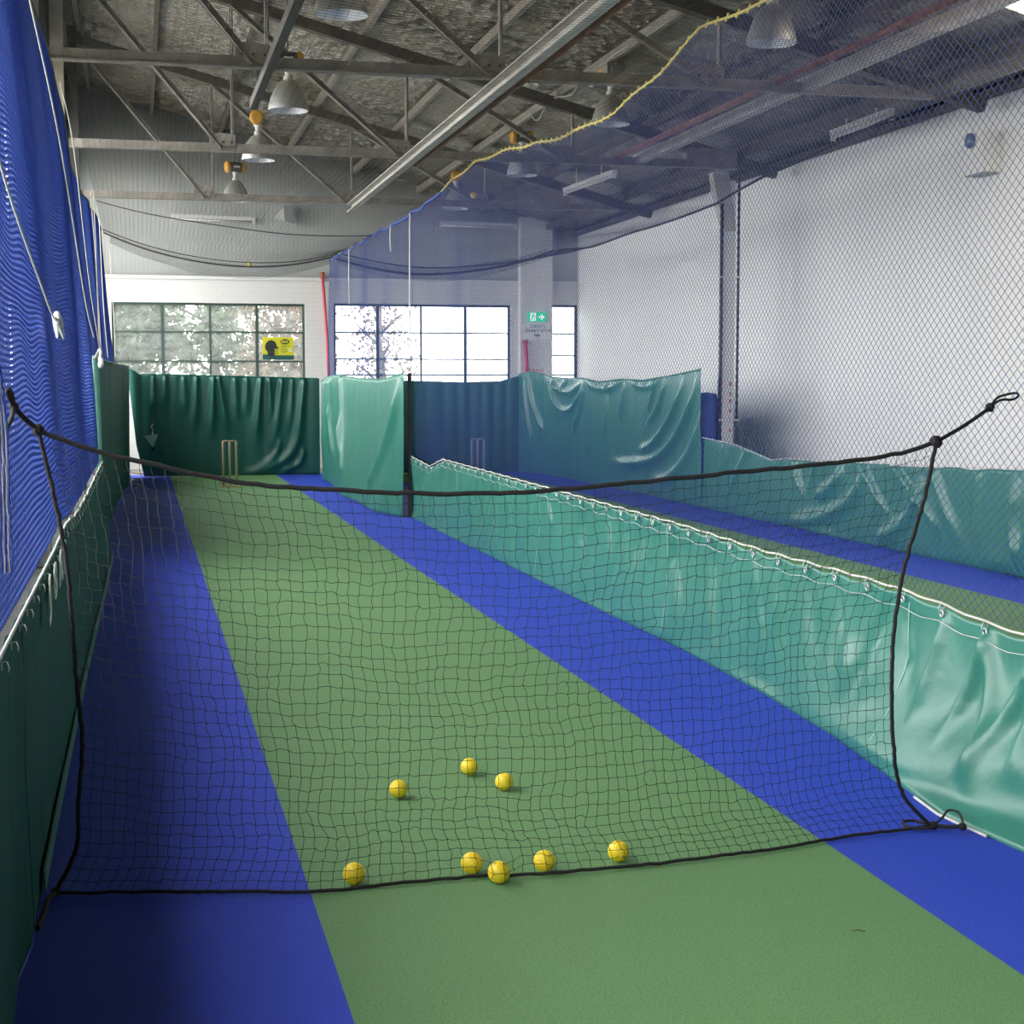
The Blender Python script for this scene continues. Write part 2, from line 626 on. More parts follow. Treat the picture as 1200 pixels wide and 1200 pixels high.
def window(n, x0, x1, z0, z1, mull, trans, y, thick_m=()):
    r = empty('window_%d' % n, ((x0 + x1) / 2, y, z0))
    tag(r, kind='structure')
    ox, oz = (x0 + x1) / 2, z0

    def b(nm, a0, a1, c0, c1, mt='frame_green', ya=0.06, yb=0.11):
        return MB().box(a0 - ox, a1 - ox, ya, yb, c0 - oz, c1 - oz).build(nm, M[mt], r)
    f = MB()
    t = 0.045
    for (a0, a1, c0, c1) in ((x0, x0 + t, z0, z1), (x1 - t, x1, z0, z1), (x0 + t, x1 - t, z0, z0 + t), (x0 + t, x1 - t, z1 - t, z1)):
        f.box(a0 - ox, a1 - ox, 0.05, 0.12, c0 - oz, c1 - oz)
    f.build('window_frame', M['frame_green'], r)
    for k, xm in enumerate(mull):
        w = 0.028 if k in thick_m else 0.018
        b('mullion', xm - w, xm + w, z0 + t, z1 - t)
    xs_ = [x0] + list(mull) + [x1]
    zs_ = [z0] + list(trans) + [z1]
    for zt in trans:
        for i in range(len(xs_) - 1):
            b('transom', xs_[i] + 0.02, xs_[i + 1] - 0.02, zt - 0.014, zt + 0.014)
    for i in range(len(xs_) - 1):
        for j in range(len(zs_) - 1):
            b('pane', xs_[i] + 0.01, xs_[i + 1] - 0.01, zs_[j] + 0.01, zs_[j + 1] - 0.01, 'dusty_glass', 0.083, 0.087)
    MB().box(x0 - ox, x1 - ox, -0.03, 0.2, -0.04, 0.0).build('window_sill', M['white_paint'], r)
    return r


window(1, *W1, (0.455, 1.316, 2.173), (1.99, 2.53), YB, (0, 2))
window(2, *W2, (4.44, 5.277, 6.14), (1.74, 2.04, 2.54), YB, (0, 2))
window(3, *W3, (), (1.74, 2.12, 2.54), YB)
for k, (a, b_, h) in enumerate(LEFT_BAYS):
    r = empty('window_%d' % (k + 4), (XL - 0.11, (a + b_) / 2, LEFT_SILL))
    tag(r, kind='structure')
    hw, hh = (b_ - a) / 2, h - LEFT_SILL
    f = MB().box(-0.04, 0.04, -hw, hw, 0, 0.05).box(-0.04, 0.04, -hw, hw, hh - 0.05, hh)
    f.box(-0.04, 0.04, -hw, -hw + 0.05, 0.05, hh - 0.05).box(-0.04, 0.04, hw - 0.05, hw, 0.05, hh - 0.05)
    f.build('window_frame', M['frame_green'], r)
    for j in range(1, 5):
        yj = -hw + 2 * hw * j / 5
        MB().box(-0.02, 0.02, yj - 0.02, yj + 0.02, 0.05, hh - 0.05).build('mullion', M['frame_green'], r)
    MB().box(-0.02, 0.02, -hw + 0.05, hw - 0.05, hh / 2 - 0.015, hh / 2 + 0.015).build('transom', M['frame_green'], r)

# roof: corrugated sheets with a foil blanket, translucent roof-lights let in
ceil = empty('ceiling', (3.5, 11, 5.7))
tag(ceil, kind='structure')


def roof_sheet(name, x0, x1, y0, y1, mt, amp=0.007, pitch=0.152):
    n = max(2, int((y1 - y0) / pitch * 6))
    ys = np.linspace(y0, y1, n)
    mx_ = max(2, int((x1 - x0) / 0.3) + 1)
    xx = np.linspace(x0, x1, mx_)
    Y, X = np.meshgrid(ys, xx, indexing='ij')
    Z = zroof(X) + amp * np.cos(Y / pitch * 2 * PI)
    if mt == 'foil':
        Z = Z - 0.035 * (0.5 + 0.5 * vnoise(X * 1.4, Y * 1.1, 3)) - 0.018 * vnoise(X * 4, Y * 4, 5)
    V_ = np.stack([X - 3.5, Y - 11, Z - 5.7], -1).reshape(-1, 3)
    i = np.arange(n - 1)[:, None] * mx_ + np.arange(mx_ - 1)[None]
    i = i.reshape(-1)
    Q_ = np.stack([i, i + 1, i + mx_ + 1, i + mx_], 1)
    o = link(name, np_mesh(name, V_, Q_), M[mt], ceil)
    s_ = o.modifiers.new('thickness', 'SOLIDIFY')
    s_.thickness = 0.02
    s_.offset = 1
    return o


RX0, RX1 = XL - 0.35, XR + 0.35
LIGHTS = [(6.35, 8.3, 9.9, 12.45)]
roof_sheet('roof_sheet', RX0, RX1, 12.45, YB + 0.35, 'foil')
roof_sheet('roof_sheet', RX0, 6.35, 9.9, 12.45, 'foil')
roof_sheet('roof_sheet', 8.3, RX1, 9.9, 12.45, 'foil')
roof_sheet('roof_sheet', RX0, RX1, YF - 0.35, 9.9, 'foil')
for (a, b_, c, d) in LIGHTS:
    roof_sheet('roof_light', a, b_, c, d, 'rooflight', 0.016, 0.152)
    portal('roof_light_portal', ((a + b_) / 2, (c + d) / 2, zroof((a + b_) / 2) + 0.12), (0, math.atan(0.262), 0), (b_ - a), d - c)
for px_ in (-0.75, 0.33, 1.55, 2.76, 4.0, 5.22, 6.45, 7.7):
    MB().bar((px_ - 3.5, YF - 11, zroof(px_) - 0.115 - 5.7), (px_ - 3.5, YB - 11, zroof(px_) - 0.115 - 5.7), 0.06, 0.11).build(
        'purlin', M['timber_dark' if px_ < 2 or px_ > 6 else 'steel_brown'], ceil)
MB().bar((8.28 - 3.5, YF - 11, 4.455 - 5.7), (8.28 - 3.5, YB - 11, 4.455 - 5.7), 0.10, 0.07).build('eave_beam', M['timber_dark'], ceil)

# ------------------------------------------------------------------ roof trusses
ZC = 4.36
NODES = [-0.85, 1.12, 3.24, 5.36, 7.5]


def truss(y, label):
    r = empty('roof_truss', (0, y, ZC))
    tag(r, label, 'roof truss', 'steel roof trusses')
    s = 'steel_brown'
    bc = MB().bar((-0.9, 0, 0.05), (7.6, 0, 0.05), 0.018, 0.10).bar((-0.9, 0, 0.0), (7.6, 0, 0.0), 0.11, 0.014)
    bc.build('bottom_chord', M[s], r)

    def zt(x):
        return zroof(x) - 0.19 - ZC - 0.06
    x1 = 8.15
    MB().bar((-0.9, 0, zt(-0.9)), (x1, 0, zt(x1)), 0.13, 0.13).build('top_chord', M['timber_dark'], r)
    for k, x in enumerate(NODES[1:4]):
        MB().bar((x + 0.03, 0.02, 0.02), (x + 0.03, 0.02, zt(x)), 0.06, 0.012, (1, 0, 0)).bar((x + 0.055, 0.04, 0.02), (x + 0.055, 0.04, zt(x)), 0.012, 0.05, (0, 1, 0)).build('web_vertical', M[s], r)
    for k in range(4):
        a, b2 = NODES[k], NODES[k + 1]
        MB().bar((a + 0.04, -0.02, zt(a) - 0.06), (b2 - 0.10, -0.02, 0.06), 0.012, 0.075).bar((a + 0.04, -0.045, zt(a) - 0.09), (b2 - 0.10, -0.045, 0.03), 0.05, 0.012).build('web_diagonal', M[s], r)
    for k, x in enumerate(NODES[1:4]):
        MB().poly([(x - 0.24, -0.035, 0.06), (x + 0.07, -0.035, 0.06), (x + 0.07, -0.035, 0.20), (x - 0.12, -0.035, 0.22), (x - 0.24, -0.035, 0.20)], (0, 0.012, 0)).build('gusset_plate', M[s], r)
        for bx in (-0.18, -0.08, 0.02):
            MB().tube([(x + bx, -0.036, 0.11), (x + bx, -0.05, 0.11)], 0.013, 6).build('bolt', M['steel_dark'], r)
    return r


truss(14.3, 'brown steel roof truss nearest the camera, high across the top of the hall')
truss(19.5, 'middle one of the three brown steel roof trusses, meeting the white column')
truss(24.65, 'farthest brown steel roof truss, in front of the white gable wall')

o = MB().bar((3.28, 7.5, ZC - 0.075), (3.28, 24.65, ZC - 0.075), 0.018, 0.12).bar((3.235, 7.5, ZC - 0.13), (3.235, 24.65, ZC - 0.13), 0.09, 0.014).bar((3.235, 7.5, ZC - 0.02), (3.235, 24.65, ZC - 0.02), 0.09, 0.014).build('roof_runner_beam', M['steel_grey'])
tag(o, 'long pale grey steel channel beam running under the trusses above the divider net', 'beam')
o = MB().tube([(3.44, 8, ZC - 0.04), (3.44, 19.8, ZC - 0.04)], 0.032, 10).build('rusty_pipe', M['rust_pipe'], None, True)
tag(o, 'thin rust-red pipe running beside the pale grey channel beam', 'pipe')
o = MB().bar((1.15, 9, ZC - 0.05), (1.15, 15.9, ZC - 0.05), 0.07, 0.085).build('roof_strut', M['steel_dark'])
tag(o, 'short dark steel strut crossing the nearest truss left of the domed lamp', 'beam')
o = MB().tube([(5.98, 9.5, ZC + 0.09), (5.98, 19.6, ZC + 0.09)], 0.035, 8).build('conduit_pipe', M['rust_pipe'], None, True)
tag(o, 'brownish pipe above the right lane, lying on the trusses', 'pipe')
o = MB().bar((6.28, 9.5, ZC + 0.08), (6.28, 19.6, ZC + 0.08), 0.10, 0.12).build('roof_runner_beam', M['steel_grey'])
tag(o, 'grey steel beam beside the brownish pipe above the right lane', 'beam')
# loose cables draped over the purlin
rc = rope('loose_cable', [(5.16, 20.8, 5.18), (5.12, 20.2, 5.0), (5.14, 19.6, 5.16), (5.14, 18.6, 5.05), (5.14, 18.2, 5.22), (5.16, 17.8, 5.0), (5.16, 17.2, 5.17), (5.18, 16.4, 5.19)], 0.009, M['rope_cream'])
tag(rc, 'loose pale cable looped along a roof purlin above the right lane', 'cable')
jb = MB().box(5.10, 5.30, 17.0, 17.2, 4.96, 5.12).box(5.14, 5.22, 16.97, 17.0, 5.0, 5.08).build('junction_box', M['steel_brown'])
tag(jb, 'small brown junction box fixed under a roof purlin by the loose cable', 'junction box')

# white column of the right side, with haunch and conduit
c = empty('steel_column', (7.5, 19.5, 0))
tag(c, 'white-painted steel column standing off the right wall under the middle truss', 'column')
MB().box(-0.09, 0.08, -0.05, -0.035, 0, 4.2).box(-0.09, 0.08, 0.085, 0.10, 0, 4.2).box(-0.012, 0.006, -0.035, 0.085, 0, 4.2).build('column_shaft', M['render_white'], c)
MB().poly([(-0.24, -0.06, 4.30), (-0.02, -0.06, 4.30), (0.09, -0.06, 3.55), (-0.06, -0.06, 3.55), (-0.20, -0.06, 4.05)], (0, 0.17, 0)).build('haunch_plate', M['steel_grey'], c)
MB().box(-0.60, 0.08, -0.07, 0.11, 4.36, 4.6).build('cap_block', M['steel_brown'], c)
MB().tube([(-0.115, -0.07, 0), (-0.115, -0.07, 3.9)], 0.022, 8).build('conduit', M['steel_dark'], c, True)
MB().tube([(0.12, -0.06, 0), (0.12, -0.06, 4.3)], 0.018, 8).build('conduit', M['steel_dark'], c, True)
for z in (1.1, 2.95):
    MB().box(-0.15, 0.14, -0.105, -0.08, z, z + 0.02).build('pipe_clip', M['render_white'], c)
for z in (0.95, 1.08, 1.2, 1.33, 1.42, 1.55):
    MB().box(0.02, 0.045, -0.053, -0.05, z, z + 0.05).build('red_mark', M['red_pole'], c)
bp_ = MB().lathe([(0.0, 0.0), (0.14, 0.01), (0.15, 0.06), (0.15, 1.38), (0.13, 1.45), (0, 1.47)], 16).build('column_pad', M['blue_pad'], None, True)
bp_.location = (7.24, 19.55, 0)
bp_.scale = (1, 0.8, 1)
tag(bp_, 'blue padded roll standing against the foot of the white column', 'pad')


# ------------------------------------------------------------------ high-bay lamps
def make_lamp():
    r = empty('high_bay_lamp', (0, 0, 4.56))
    prof = [(0.045, 0.335), (0.06, 0.33), (0.10, 0.30), (0.15, 0.23), (0.19, 0.14), (0.215, 0.05), (0.222, 0.0)]
    rf = MB().lathe(prof, 28).build('reflector', M['aluminium'], r, True)
    MB().lathe([(a - 0.006, b - 0.006 if b > 0.01 else b) for a, b in prof], 28).build('reflector_lining', M['lamp_inside'], rf, True)
    MB().lathe([(0, 0.13), (0.04, 0.14), (0.05, 0.2), (0.03, 0.27), (0.02, 0.32)], 14).build('bulb', M['plastic_white'], rf, True)
    MB().lathe([(0.05, 0.33), (0.05, 0.37), (0.035, 0.38), (0.035, 0.44), (0.055, 0.45), (0.055, 0.47)], 16).build('neck', M['plastic_white'], r, True)
    b = MB().tube([(-0.11, 0, 0.545), (0.11, 0, 0.545)], 0.085, 12).build('ballast_case', M['ballast_dark'], r)
    for s in (-1, 1):
        e = MB().lathe([(0.0, 0.0), (0.07, 0.0), (0.096, 0.02), (0.096, 0.065), (0.0, 0.065)], 12).build('end_cover', M['ballast_yellow'], b)
        e.location = (s * 0.165, 0, 0.545)
        e.rotation_euler = (0, -s * PI / 2, 0)
    MB().box(-0.05, 0.05, -0.09, -0.084, 0.53, 0.565).build('rating_plate', M['plastic_white'], b)
    MB().tube([(0, 0, 0.62), (0, 0, 1.25)], 0.006, 6).build('hanger', M['steel_dark'], r)
    return r


lamp0 = make_lamp()
LAMPS = [(1.655, 13.0, 0, 'domed aluminium high-bay lamp cut off by the top edge, left lane'),
         (1.655, 17.63, 0, 'domed aluminium high-bay lamp hanging behind the nearest truss, left lane'),
         (1.62, 21.6, 80, 'aluminium high-bay lamp with yellow end-on ballast above the middle truss chord'),
         (1.61, 26.5, 15, 'small far high-bay lamp by the farthest truss chord, left lane'),
         (5.46, 13.2, 20, 'largest domed high-bay lamp, seen through the divider net at top right'),
         (5.35, 17.7, 30, 'domed high-bay lamp half behind the yellow rope edge of the divider net'),
         (5.42, 22.3, 0, 'high-bay lamp with bright rim deep in the blue divider net'),
         (5.35, 26.8, 85, 'far high-bay lamp with yellow ballast just above the divider net edge')]
for k, (x, y, a, lb) in enumerate(LAMPS):
    l_ = lamp0 if k == 0 else copy_tree(lamp0)
    l_.location = (x, y, 4.56)
    l_.rotation_euler = (0, 0, math.radians(a))
    tag(l_, lb, 'lamp', 'high-bay lamps under the roof')


def batten(p, q, label, drop):
    p, q = Vector(p), Vector(q)
    r = empty('fluorescent_batten', (p + q) / 2)
    tag(r, label, 'light')
    c_ = (p + q) / 2
    MB().bar(p - c_, q - c_, 0.07, 0.06).build('batten_body', M['plastic_white'], r)
    d = (q - p).normalized()
    MB().tube([p - c_ + d * 0.05 + Vector((0, 0, -0.055)), q - c_ - d * 0.05 + Vector((0, 0, -0.055))], 0.018, 8).build('tube', M['plastic_white'], r, True)
    for e in (p, q):
        s_ = 1 if e is p else -1
        MB().bar(e - c_ + d * s_ * 0.02 + Vector((0, 0, -0.09)), e - c_ + d * s_ * 0.02 + Vector((0, 0, 0.03)), 0.03, 0.05).build('tube_holder', M['plastic_white'], r)
    if drop:
        for t in (0.25, 0.75):
            x_ = p.lerp(q, t)
            MB().tube([x_ - c_, Vector((x_.x, x_.y, zroof(x_.x) - 0.1)) - c_], 0.008, 6).build('hanger', M['plastic_white'], r)


batten((0.64, 29.72, 4.63), (2.15, 29.72, 4.60), 'white fluorescent batten on the gable wall above the left window', False)
batten((5.63, 29.72, 4.62), (7.13, 29.72, 4.60), 'white fluorescent batten on the gable wall above the middle window', False)
batten((7.7, 16.8, 4.41), (7.7, 15.36, 4.42), 'white fluorescent batten hung under the roof close to the right wall', True)
batten((6.6, 24.3, 4.62), (6.6, 21.6, 4.56), 'grey-white fluorescent batten hung deep in the hall above the right lane', True)

# wedge speaker on the gable
r = empty('wall_speaker', (2.72, 29.62, 4.52))
tag(r, 'small grey wedge-shaped speaker box fixed high on the gable wall', 'speaker')
MB().poly([(-0.06, -0.10, 0.33), (0.10, -0.10, 0.33), (0.16, -0.10, 0.0), (-0.04, -0.10, 0.06)], (0, 0.16, 0)).build('cabinet', M['plastic_grey'], r)
MB().poly([(-0.06, -0.08, 0.28), (-0.04, -0.08, 0.05), (-0.22, -0.08, 0.10), (-0.20, -0.08, 0.13)], (0, 0.1, 0)).build('horn', M['plastic_white'], r)
MB().box(-0.02, 0.05, 0.06, 0.18, 0.1, 0.16).build('bracket', M['steel_dark'], r)

# box with a round eye on the right wall
r = empty('wall_sensor_box', (8.33, 14.52, 3.68))
tag(r, 'white box with a round blue-grey eye mounted high on the right wall', 'sensor')
MB().box(-0.16, 0.03, -0.22, 0.18, 0.0, 0.40).build('housing', M['plastic_white'], r)
MB().tube([(-0.16, 0.02, 0.33), (-0.20, 0.02, 0.33)], 0.075, 16).build('eye', M['lens_blue'], r, True)
MB().box(-0.15, 0.02, -0.20, 0.16, -0.015, 0.0).build('base_ledge', M['plastic_grey'], r)
MB().box(-0.10, 0.03, 0.20, 0.30, 0.24, 0.29).build('side_bracket', M['plastic_grey'], r)


# ------------------------------------------------------------------ tarpaulins and curtains
def tarp_sheet(name, n, m_, base, disp, mt, parent, thick=0.003):
    """base(S,T)->XYZ arrays and unit normal; S along 0..1, T up 0..1"""
    S, T = np.meshgrid(np.linspace(0, 1, n), np.linspace(0, 1, m_), indexing='ij')
    X, Y, Z, NX, NY = base(S, T)
    D = disp(X, Y, Z, S, T)
    V_ = np.stack([X + NX * D, Y + NY * D, Z], -1).reshape(-1, 3)
    i = (np.arange(n - 1)[:, None] * m_ + np.arange(m_ - 1)[None]).reshape(-1)
    Q_ = np.stack([i, i + m_, i + m_ + 1, i + 1], 1)
    o = link(name, np_mesh(name, V_, Q_), M[mt], parent)
    s_ = o.modifiers.new('thickness', 'SOLIDIFY')
    s_.thickness = thick
    s_.offset = 0
    return o


def crease(A, Z, a0, z0, slope, w, amp, ln, grow=0.6):
    """ridge starting at (a0, z0) and running down with slope da/dz"""
    t = z0 - Z
    c_ = a0 + slope * t
    ww = w * (1 + grow * np.clip(t, 0, 9) / max(ln, 1e-3))
    win = np.clip(t / 0.05, 0, 1) * np.clip((ln - t) / (0.35 * ln), 0, 1)
    return amp * np.exp(-((A - c_) / ww) ** 2) * win


def ridge(A, Z, pts, w, amp, n=6):
    """smooth ridge along a curve given as (a, z) points, tapering at both ends"""
    P = [(p.x, p.y) for p in smooth_path([(p[0], p[1], 0) for p in pts], n)]
    best = np.full(A.shape, 1e9)
    tap = np.zeros(A.shape)
    m_ = len(P) - 1
    for k in range(m_):
        (a0, z0), (a1, z1) = P[k], P[k + 1]
        dx, dz = a1 - a0, z1 - z0
        t = np.clip(((A - a0) * dx + (Z - z0) * dz) / (dx * dx + dz * dz + 1e-9), 0, 1)
        d = (A - a0 - t * dx) ** 2 + (Z - z0 - t * dz) ** 2
        u = (k + t) / m_
        tap = np.where(d < best, np.clip(np.minimum(u, 1 - u) * 5, 0, 1), tap)
        best = np.minimum(best, d)
    return amp * np.exp(-best / (w * w)) * tap


# low divider tarp between the two lanes
DZ_Y = [3.4, 5.14, 5.38, 5.78, 6.15, 6.57, 7.57, 8.9, 10.7, 13.3, 16.48, 17.24, 18.66]
DZ_Z = [0.64, 0.662, 0.667, 0.694, 0.709, 0.714, 0.712, 0.736, 0.744, 0.756, 0.767, 0.654, 0.713]
DB_Y = [3.4, 4.7, 5.2, 6.5, 7.5, 8.85, 12, 18.6]
DB_X = [2.92, 2.905, 2.86, 3.03, 3.10, 3.14, 3.12, 3.12]
TIES = np.arange(3.72, 18.6, 0.335)
div = empty('divider_tarp', (3.15, 11, 0))
tag(div, 'long knee-high sea-green tarpaulin dividing the two lanes, laced to white rope', 'tarpaulin')
div_cr = [(random.choice(TIES) + random.uniform(-.03, .03), random.uniform(-0.5, 0.5), random.uniform(0.025, 0.07), random.uniform(0.008, 0.022) * random.choice((1, -1, -1)), random.uniform(0.3, 0.68)) for _ in range(70)]
div_cr += [(4.30, 0.5, 0.05, 0.05, 0.6), (4.62, 0.25, 0.04, 0.045, 0.62), (4.72, -0.5, 0.05, -0.04, 0.6), (4.98, 0.5, 0.035, 0.05, 0.55), (5.04, -0.15, 0.03, 0.035, 0.5), (5.37, 0.35, 0.03, 0.045, 0.5), (5.40, -0.4, 0.04, 0.04, 0.6), (5.71, 0.2, 0.03, 0.03, 0.5), (6.05, -0.15, 0.02, 0.035, 0.35), (6.2, 0.5, 0.05, -0.03, 0.6)]


def div_base(S, T):
    Y = 3.4 + S * (18.62 - 3.4)
    zt = np.interp(Y, DZ_Y, DZ_Z) - 0.012 * np.sin((Y - 3.72) / 0.335 * PI) ** 2
    xb = np.interp(Y, DB_Y, DB_X)
    X = 3.15 + (xb - 3.15) * (1 - T) ** 2.2
    return X - 3.15, Y - 11, zt * T + 0.004, -np.ones_like(S), 0 * S


def div_disp(X, Y, Z, S, T):
    Yw = Y + 11
    d = 0.022 * vnoise(Yw * 1.3, Z * 1.5, 1) + 0.010 * vnoise(Yw * 3.5 + Z * 2, Z * 3, 2)
    for (y0, sl, w, amp, ln) in div_cr:
        d = d + crease(Yw, Z, y0, float(np.interp(y0, DZ_Y, DZ_Z)), sl, w, amp, ln)
    # slumped folds where the near end lies on the turf
    near = np.clip((7.0 - Yw) / 2.0, 0, 1)
    d = d + near * 0.035 * np.sin((Z * 16 + Yw * 3.2)) * np.clip(1 - T * 1.6, 0, 1)
    d = d + near * 0.03 * vnoise(Yw * 2.0 - Z * 3, Z * 4 + Yw, 9) * np.clip(1.3 - T, 0, 1)
    return d * np.clip(T * 12, 0, 1) * (0.25 + 0.75 * np.clip((1 - T) * 5, 0, 1))


tarp_sheet('sheet', 900, 44, div_base, div_disp, 'tarp_green', div)
pts = []
for k, y in enumerate(np.arange(3.4, 18.66, 0.067)):
    z = float(np.interp(y, DZ_Y, DZ_Z)) + 0.022 - 0.008 * math.sin((y - 3.72) / 0.335 * PI) ** 2
    pts.append((0.0 - 0.012, y - 11, z))
MB().tube(pts, 0.005, 6).build('lacing_rope', M['rope_white'], div, True)
pts = [(p[0] - 0.012, p[1], p[2] - 0.072 - 0.006 * math.sin((p[1] + 11 - 3.72) / 0.335 * PI) ** 2) for p in pts]
MB().tube(pts, 0.0016, 5).build('hem_seam', M['rope_white'], div, True)
ring = MB()
ring.tube([(0, 0.013 * math.cos(t), 0.013 * math.sin(t)) for t in np.linspace(0, 2 * PI, 11)], 0.004, 5, False)
ring_me = ring.mesh('eyelet', True)
ring_me.materials.append(M['aluminium'])
tie = MB()
tie.tube([(-0.012, 0, -0.012), (-0.014, 0.004, 0.02), (-0.008, 0, 0.052), (0.008, -0.004, 0.048), (0.008, 0, 0.0)], 0.0024, 5)
tie_me = tie.mesh('rope_tie', True)
tie_me.materials.append(M['rope_white'])
for y in TIES:
    z = float(np.interp(y, DZ_Y, DZ_Z))
    o = link('eyelet', ring_me, None, div)
    o.location = (-0.014, y - 11, z - 0.02)
    o = link('rope_tie', tie_me, None, div)
    o.location = (-0.012, y - 11, z - 0.012)
    o.scale = (1, 1, 0.7)
for y in (6.03, 9.2, 12.4):
    zt_ = float(np.interp(y, DZ_Y, DZ_Z))
    pp = []
    for t in np.linspace(0.96, 0.06, 12):
        xb = float(np.interp(y, DB_Y, DB_X))
        X = (xb - 3.15) * (1 - t) ** 2.2
        dd = float(div_disp(np.array([[X]]), np.array([[y - 11.0]]), np.array([[zt_ * t]]), np.array([[0.5]]), np.array([[t]]))[0, 0])
        pp.append((X - dd - 0.003, y - 11, zt_ * t))
    MB().tube(pp, 0.0035, 5).build('stitched_seam', M['seam_pale'], div, True)
# rope along the near foot of the tarp
MB().tube([(float(np.interp(y, DB_Y, DB_X)) - 3.15 - 0.012, y - 11, 0.008) for y in np.arange(4.9, 5.5, 0.06)], 0.006, 6).build('foot_rope', M['rope_white'], div, True)

# low tarp along the far side of the right lane
FZ_Y = [7.5, 11.5, 12.9, 14.65, 16.4, 16.74, 17.4, 17.9, 19.07]
FZ_Z = [0.90, 0.88, 0.834, 0.786, 0.74, 0.70, 0.78, 0.838, 0.885]
ft = empty('far_side_tarp', (7.0, 13, 0))
tag(ft, 'low green tarpaulin along the far side of the right lane by the white wall', 'tarpaulin')
ft_cr = [(9.5, .1, .05, .03, .8), (11.2, .35, .07, .04, .8), (12.2, 0, .04, .03, .8), (13.1, -.9, .06, .035, .7), (13.8, -1.6, .05, .05, .6), (14.6, -1.4, .05, .04, .6), (15.6, .5, .04, .03, .5), (17.5, .9, .05, .04, .7), (18.3, .2, .04, .03, .7), (16.3, -.8, .05, .04, .6), (10.3, -.3, .05, .03, .8)]


FT_ARC = [[(14.355, 0.758), (14.67, 0.422), (15.381, 0.19), (16.281, 0.049)], [(14.881, 0.713), (15.222, 0.499), (15.65, 0.379)], [(13.163, 0.727), (13.476, 0.308), (14.175, 0.038)], [(11.575, 0.821), (11.619, 0.396), (11.477, 0.129)]]


def ft_base(S, T):
    Y = 7.5 + S * (19.05 - 7.5)
    zt = np.interp(Y, FZ_Y, FZ_Z) + 0.012 * vnoise(Y * 3, 0 * Y, 4)
    return 0.02 * T, Y - 13, zt * T + 0.003, -np.ones_like(S), 0 * S


def ft_disp(X, Y, Z, S, T):
    Yw = Y + 13
    d = 0.03 * vnoise(Yw * 1.1, Z * 1.2, 21) + 0.012 * vnoise(Yw * 3.1, Z * 2.5, 22)
    for (y0, sl, w, amp, ln) in ft_cr:
        d = d + crease(Yw, Z, y0, 0.85, sl, w, amp, ln)
    for pp in FT_ARC:
        d = d + ridge(Yw, Z, pp, 0.07, 0.06)
    return d * np.clip(T * 10, 0, 1)


tarp_sheet('sheet', 420, 30, ft_base, ft_disp, 'tarp_green', ft)
MB().tube([(0.0, y - 13, float(np.interp(y, FZ_Y, FZ_Z)) + 0.012) for y in np.arange(7.5, 19.1, 0.15)], 0.006, 5).build('top_cord', M['rope_white'], ft, True)

# low tarp along the left net, shade painted into its green
LZ_Y = [2.4, 3.98, 6.3, 7.4, 8.6, 10.3, 14.7]
LZ_Z = [0.94, 0.944, 0.942, 0.956, 0.90, 0.888, 0.878]
LB_Y = [2.4, 3.2, 4.3, 4.56, 5.63, 8.87, 12, 14.7]
LB_X = [-0.27, -0.30, -0.345, -0.325, -0.325, -0.312, -0.28, -0.26]
lt = empty('left_side_tarp', (-0.34, 8.5, 0))
tag(lt, 'low shaded green tarpaulin along the left side with white stencil letters', 'tarpaulin')


def lt_base(S, T):
    Y = 2.4 + S * (14.7 - 2.4)
    zt = np.interp(Y, LZ_Y, LZ_Z) - 0.012 * np.sin((Y - 3.0) / 0.3 * PI) ** 2
    xb = np.interp(Y, LB_Y, LB_X)
    X = (xb + 0.34) * (1 - T) ** 1.3
    return X, Y - 8.5, zt * T + 0.004, np.ones_like(S), 0 * S


def lt_disp(X, Y, Z, S, T):
    Yw = Y + 8.5
    k = np.where((Yw > 5.2) & (Yw < 7.4), 0.3, 1.0)
    d = (0.009 * vnoise(Yw * 1.2, Z * 1.0, 31) + 0.004 * vnoise(Yw * 3.3, Z * 2, 32)) * k
    d = d + crease(Yw, Z, 9.3, 0.95, 0.2, 0.07, 0.012, 0.9) + crease(Yw, Z, 12.0, 0.9, 0.3, 0.09, 0.014, 0.9) + crease(Yw, Z, 4.3, 0.95, -0.2, 0.05, 0.006, 0.9)
    return d * np.clip(T * 10, 0, 1)


tarp_sheet('sheet', 520, 30, lt_base, lt_disp, 'tarp_matt_shaded', lt)
pts = []
for y in np.arange(2.4, 14.7, 0.06):
    z = float(np.interp(y, LZ_Y, LZ_Z)) + 0.012 + (0.006 * math.sin(y * 9) if y > 7.4 else 0)
    pts.append((0.012, y - 8.5, z))
MB().tube(pts, 0.0055, 6).build('lacing_rope', M['rope_white'], lt, True)
for y in np.arange(3.0, 14.6, 0.3):
    o = link('rope_tie', tie_me, None, lt)
    o.location = (0.016, y - 8.5, float(np.interp(y, LZ_Y, LZ_Z)) - 0.03)
    o.rotation_euler = (0, 0, PI)
    o.scale = (0.8, 0.8, 0.4)
hem = MB()
hp = [(float(np.interp(y, LB_Y, LB_X)) + 0.34 + 0.012, y - 8.5, 0.05) for y in np.arange(5.0, 14.7, 0.2)]
for a, b_ in zip(hp[:-1], hp[1:]):
    hem.bar(a, b_, 0.006, 0.07)
hem.build('hem_strip', M['tarp_hem'], lt)
MB().tube([(0.006, 4.62 - 8.5, 0.93), (0.014, 4.55 - 8.5, 0.5), (0.028, 4.5 - 8.5, 0.08)], 0.003, 5).build('stitched_seam', M['tarp_hem'], lt, True)


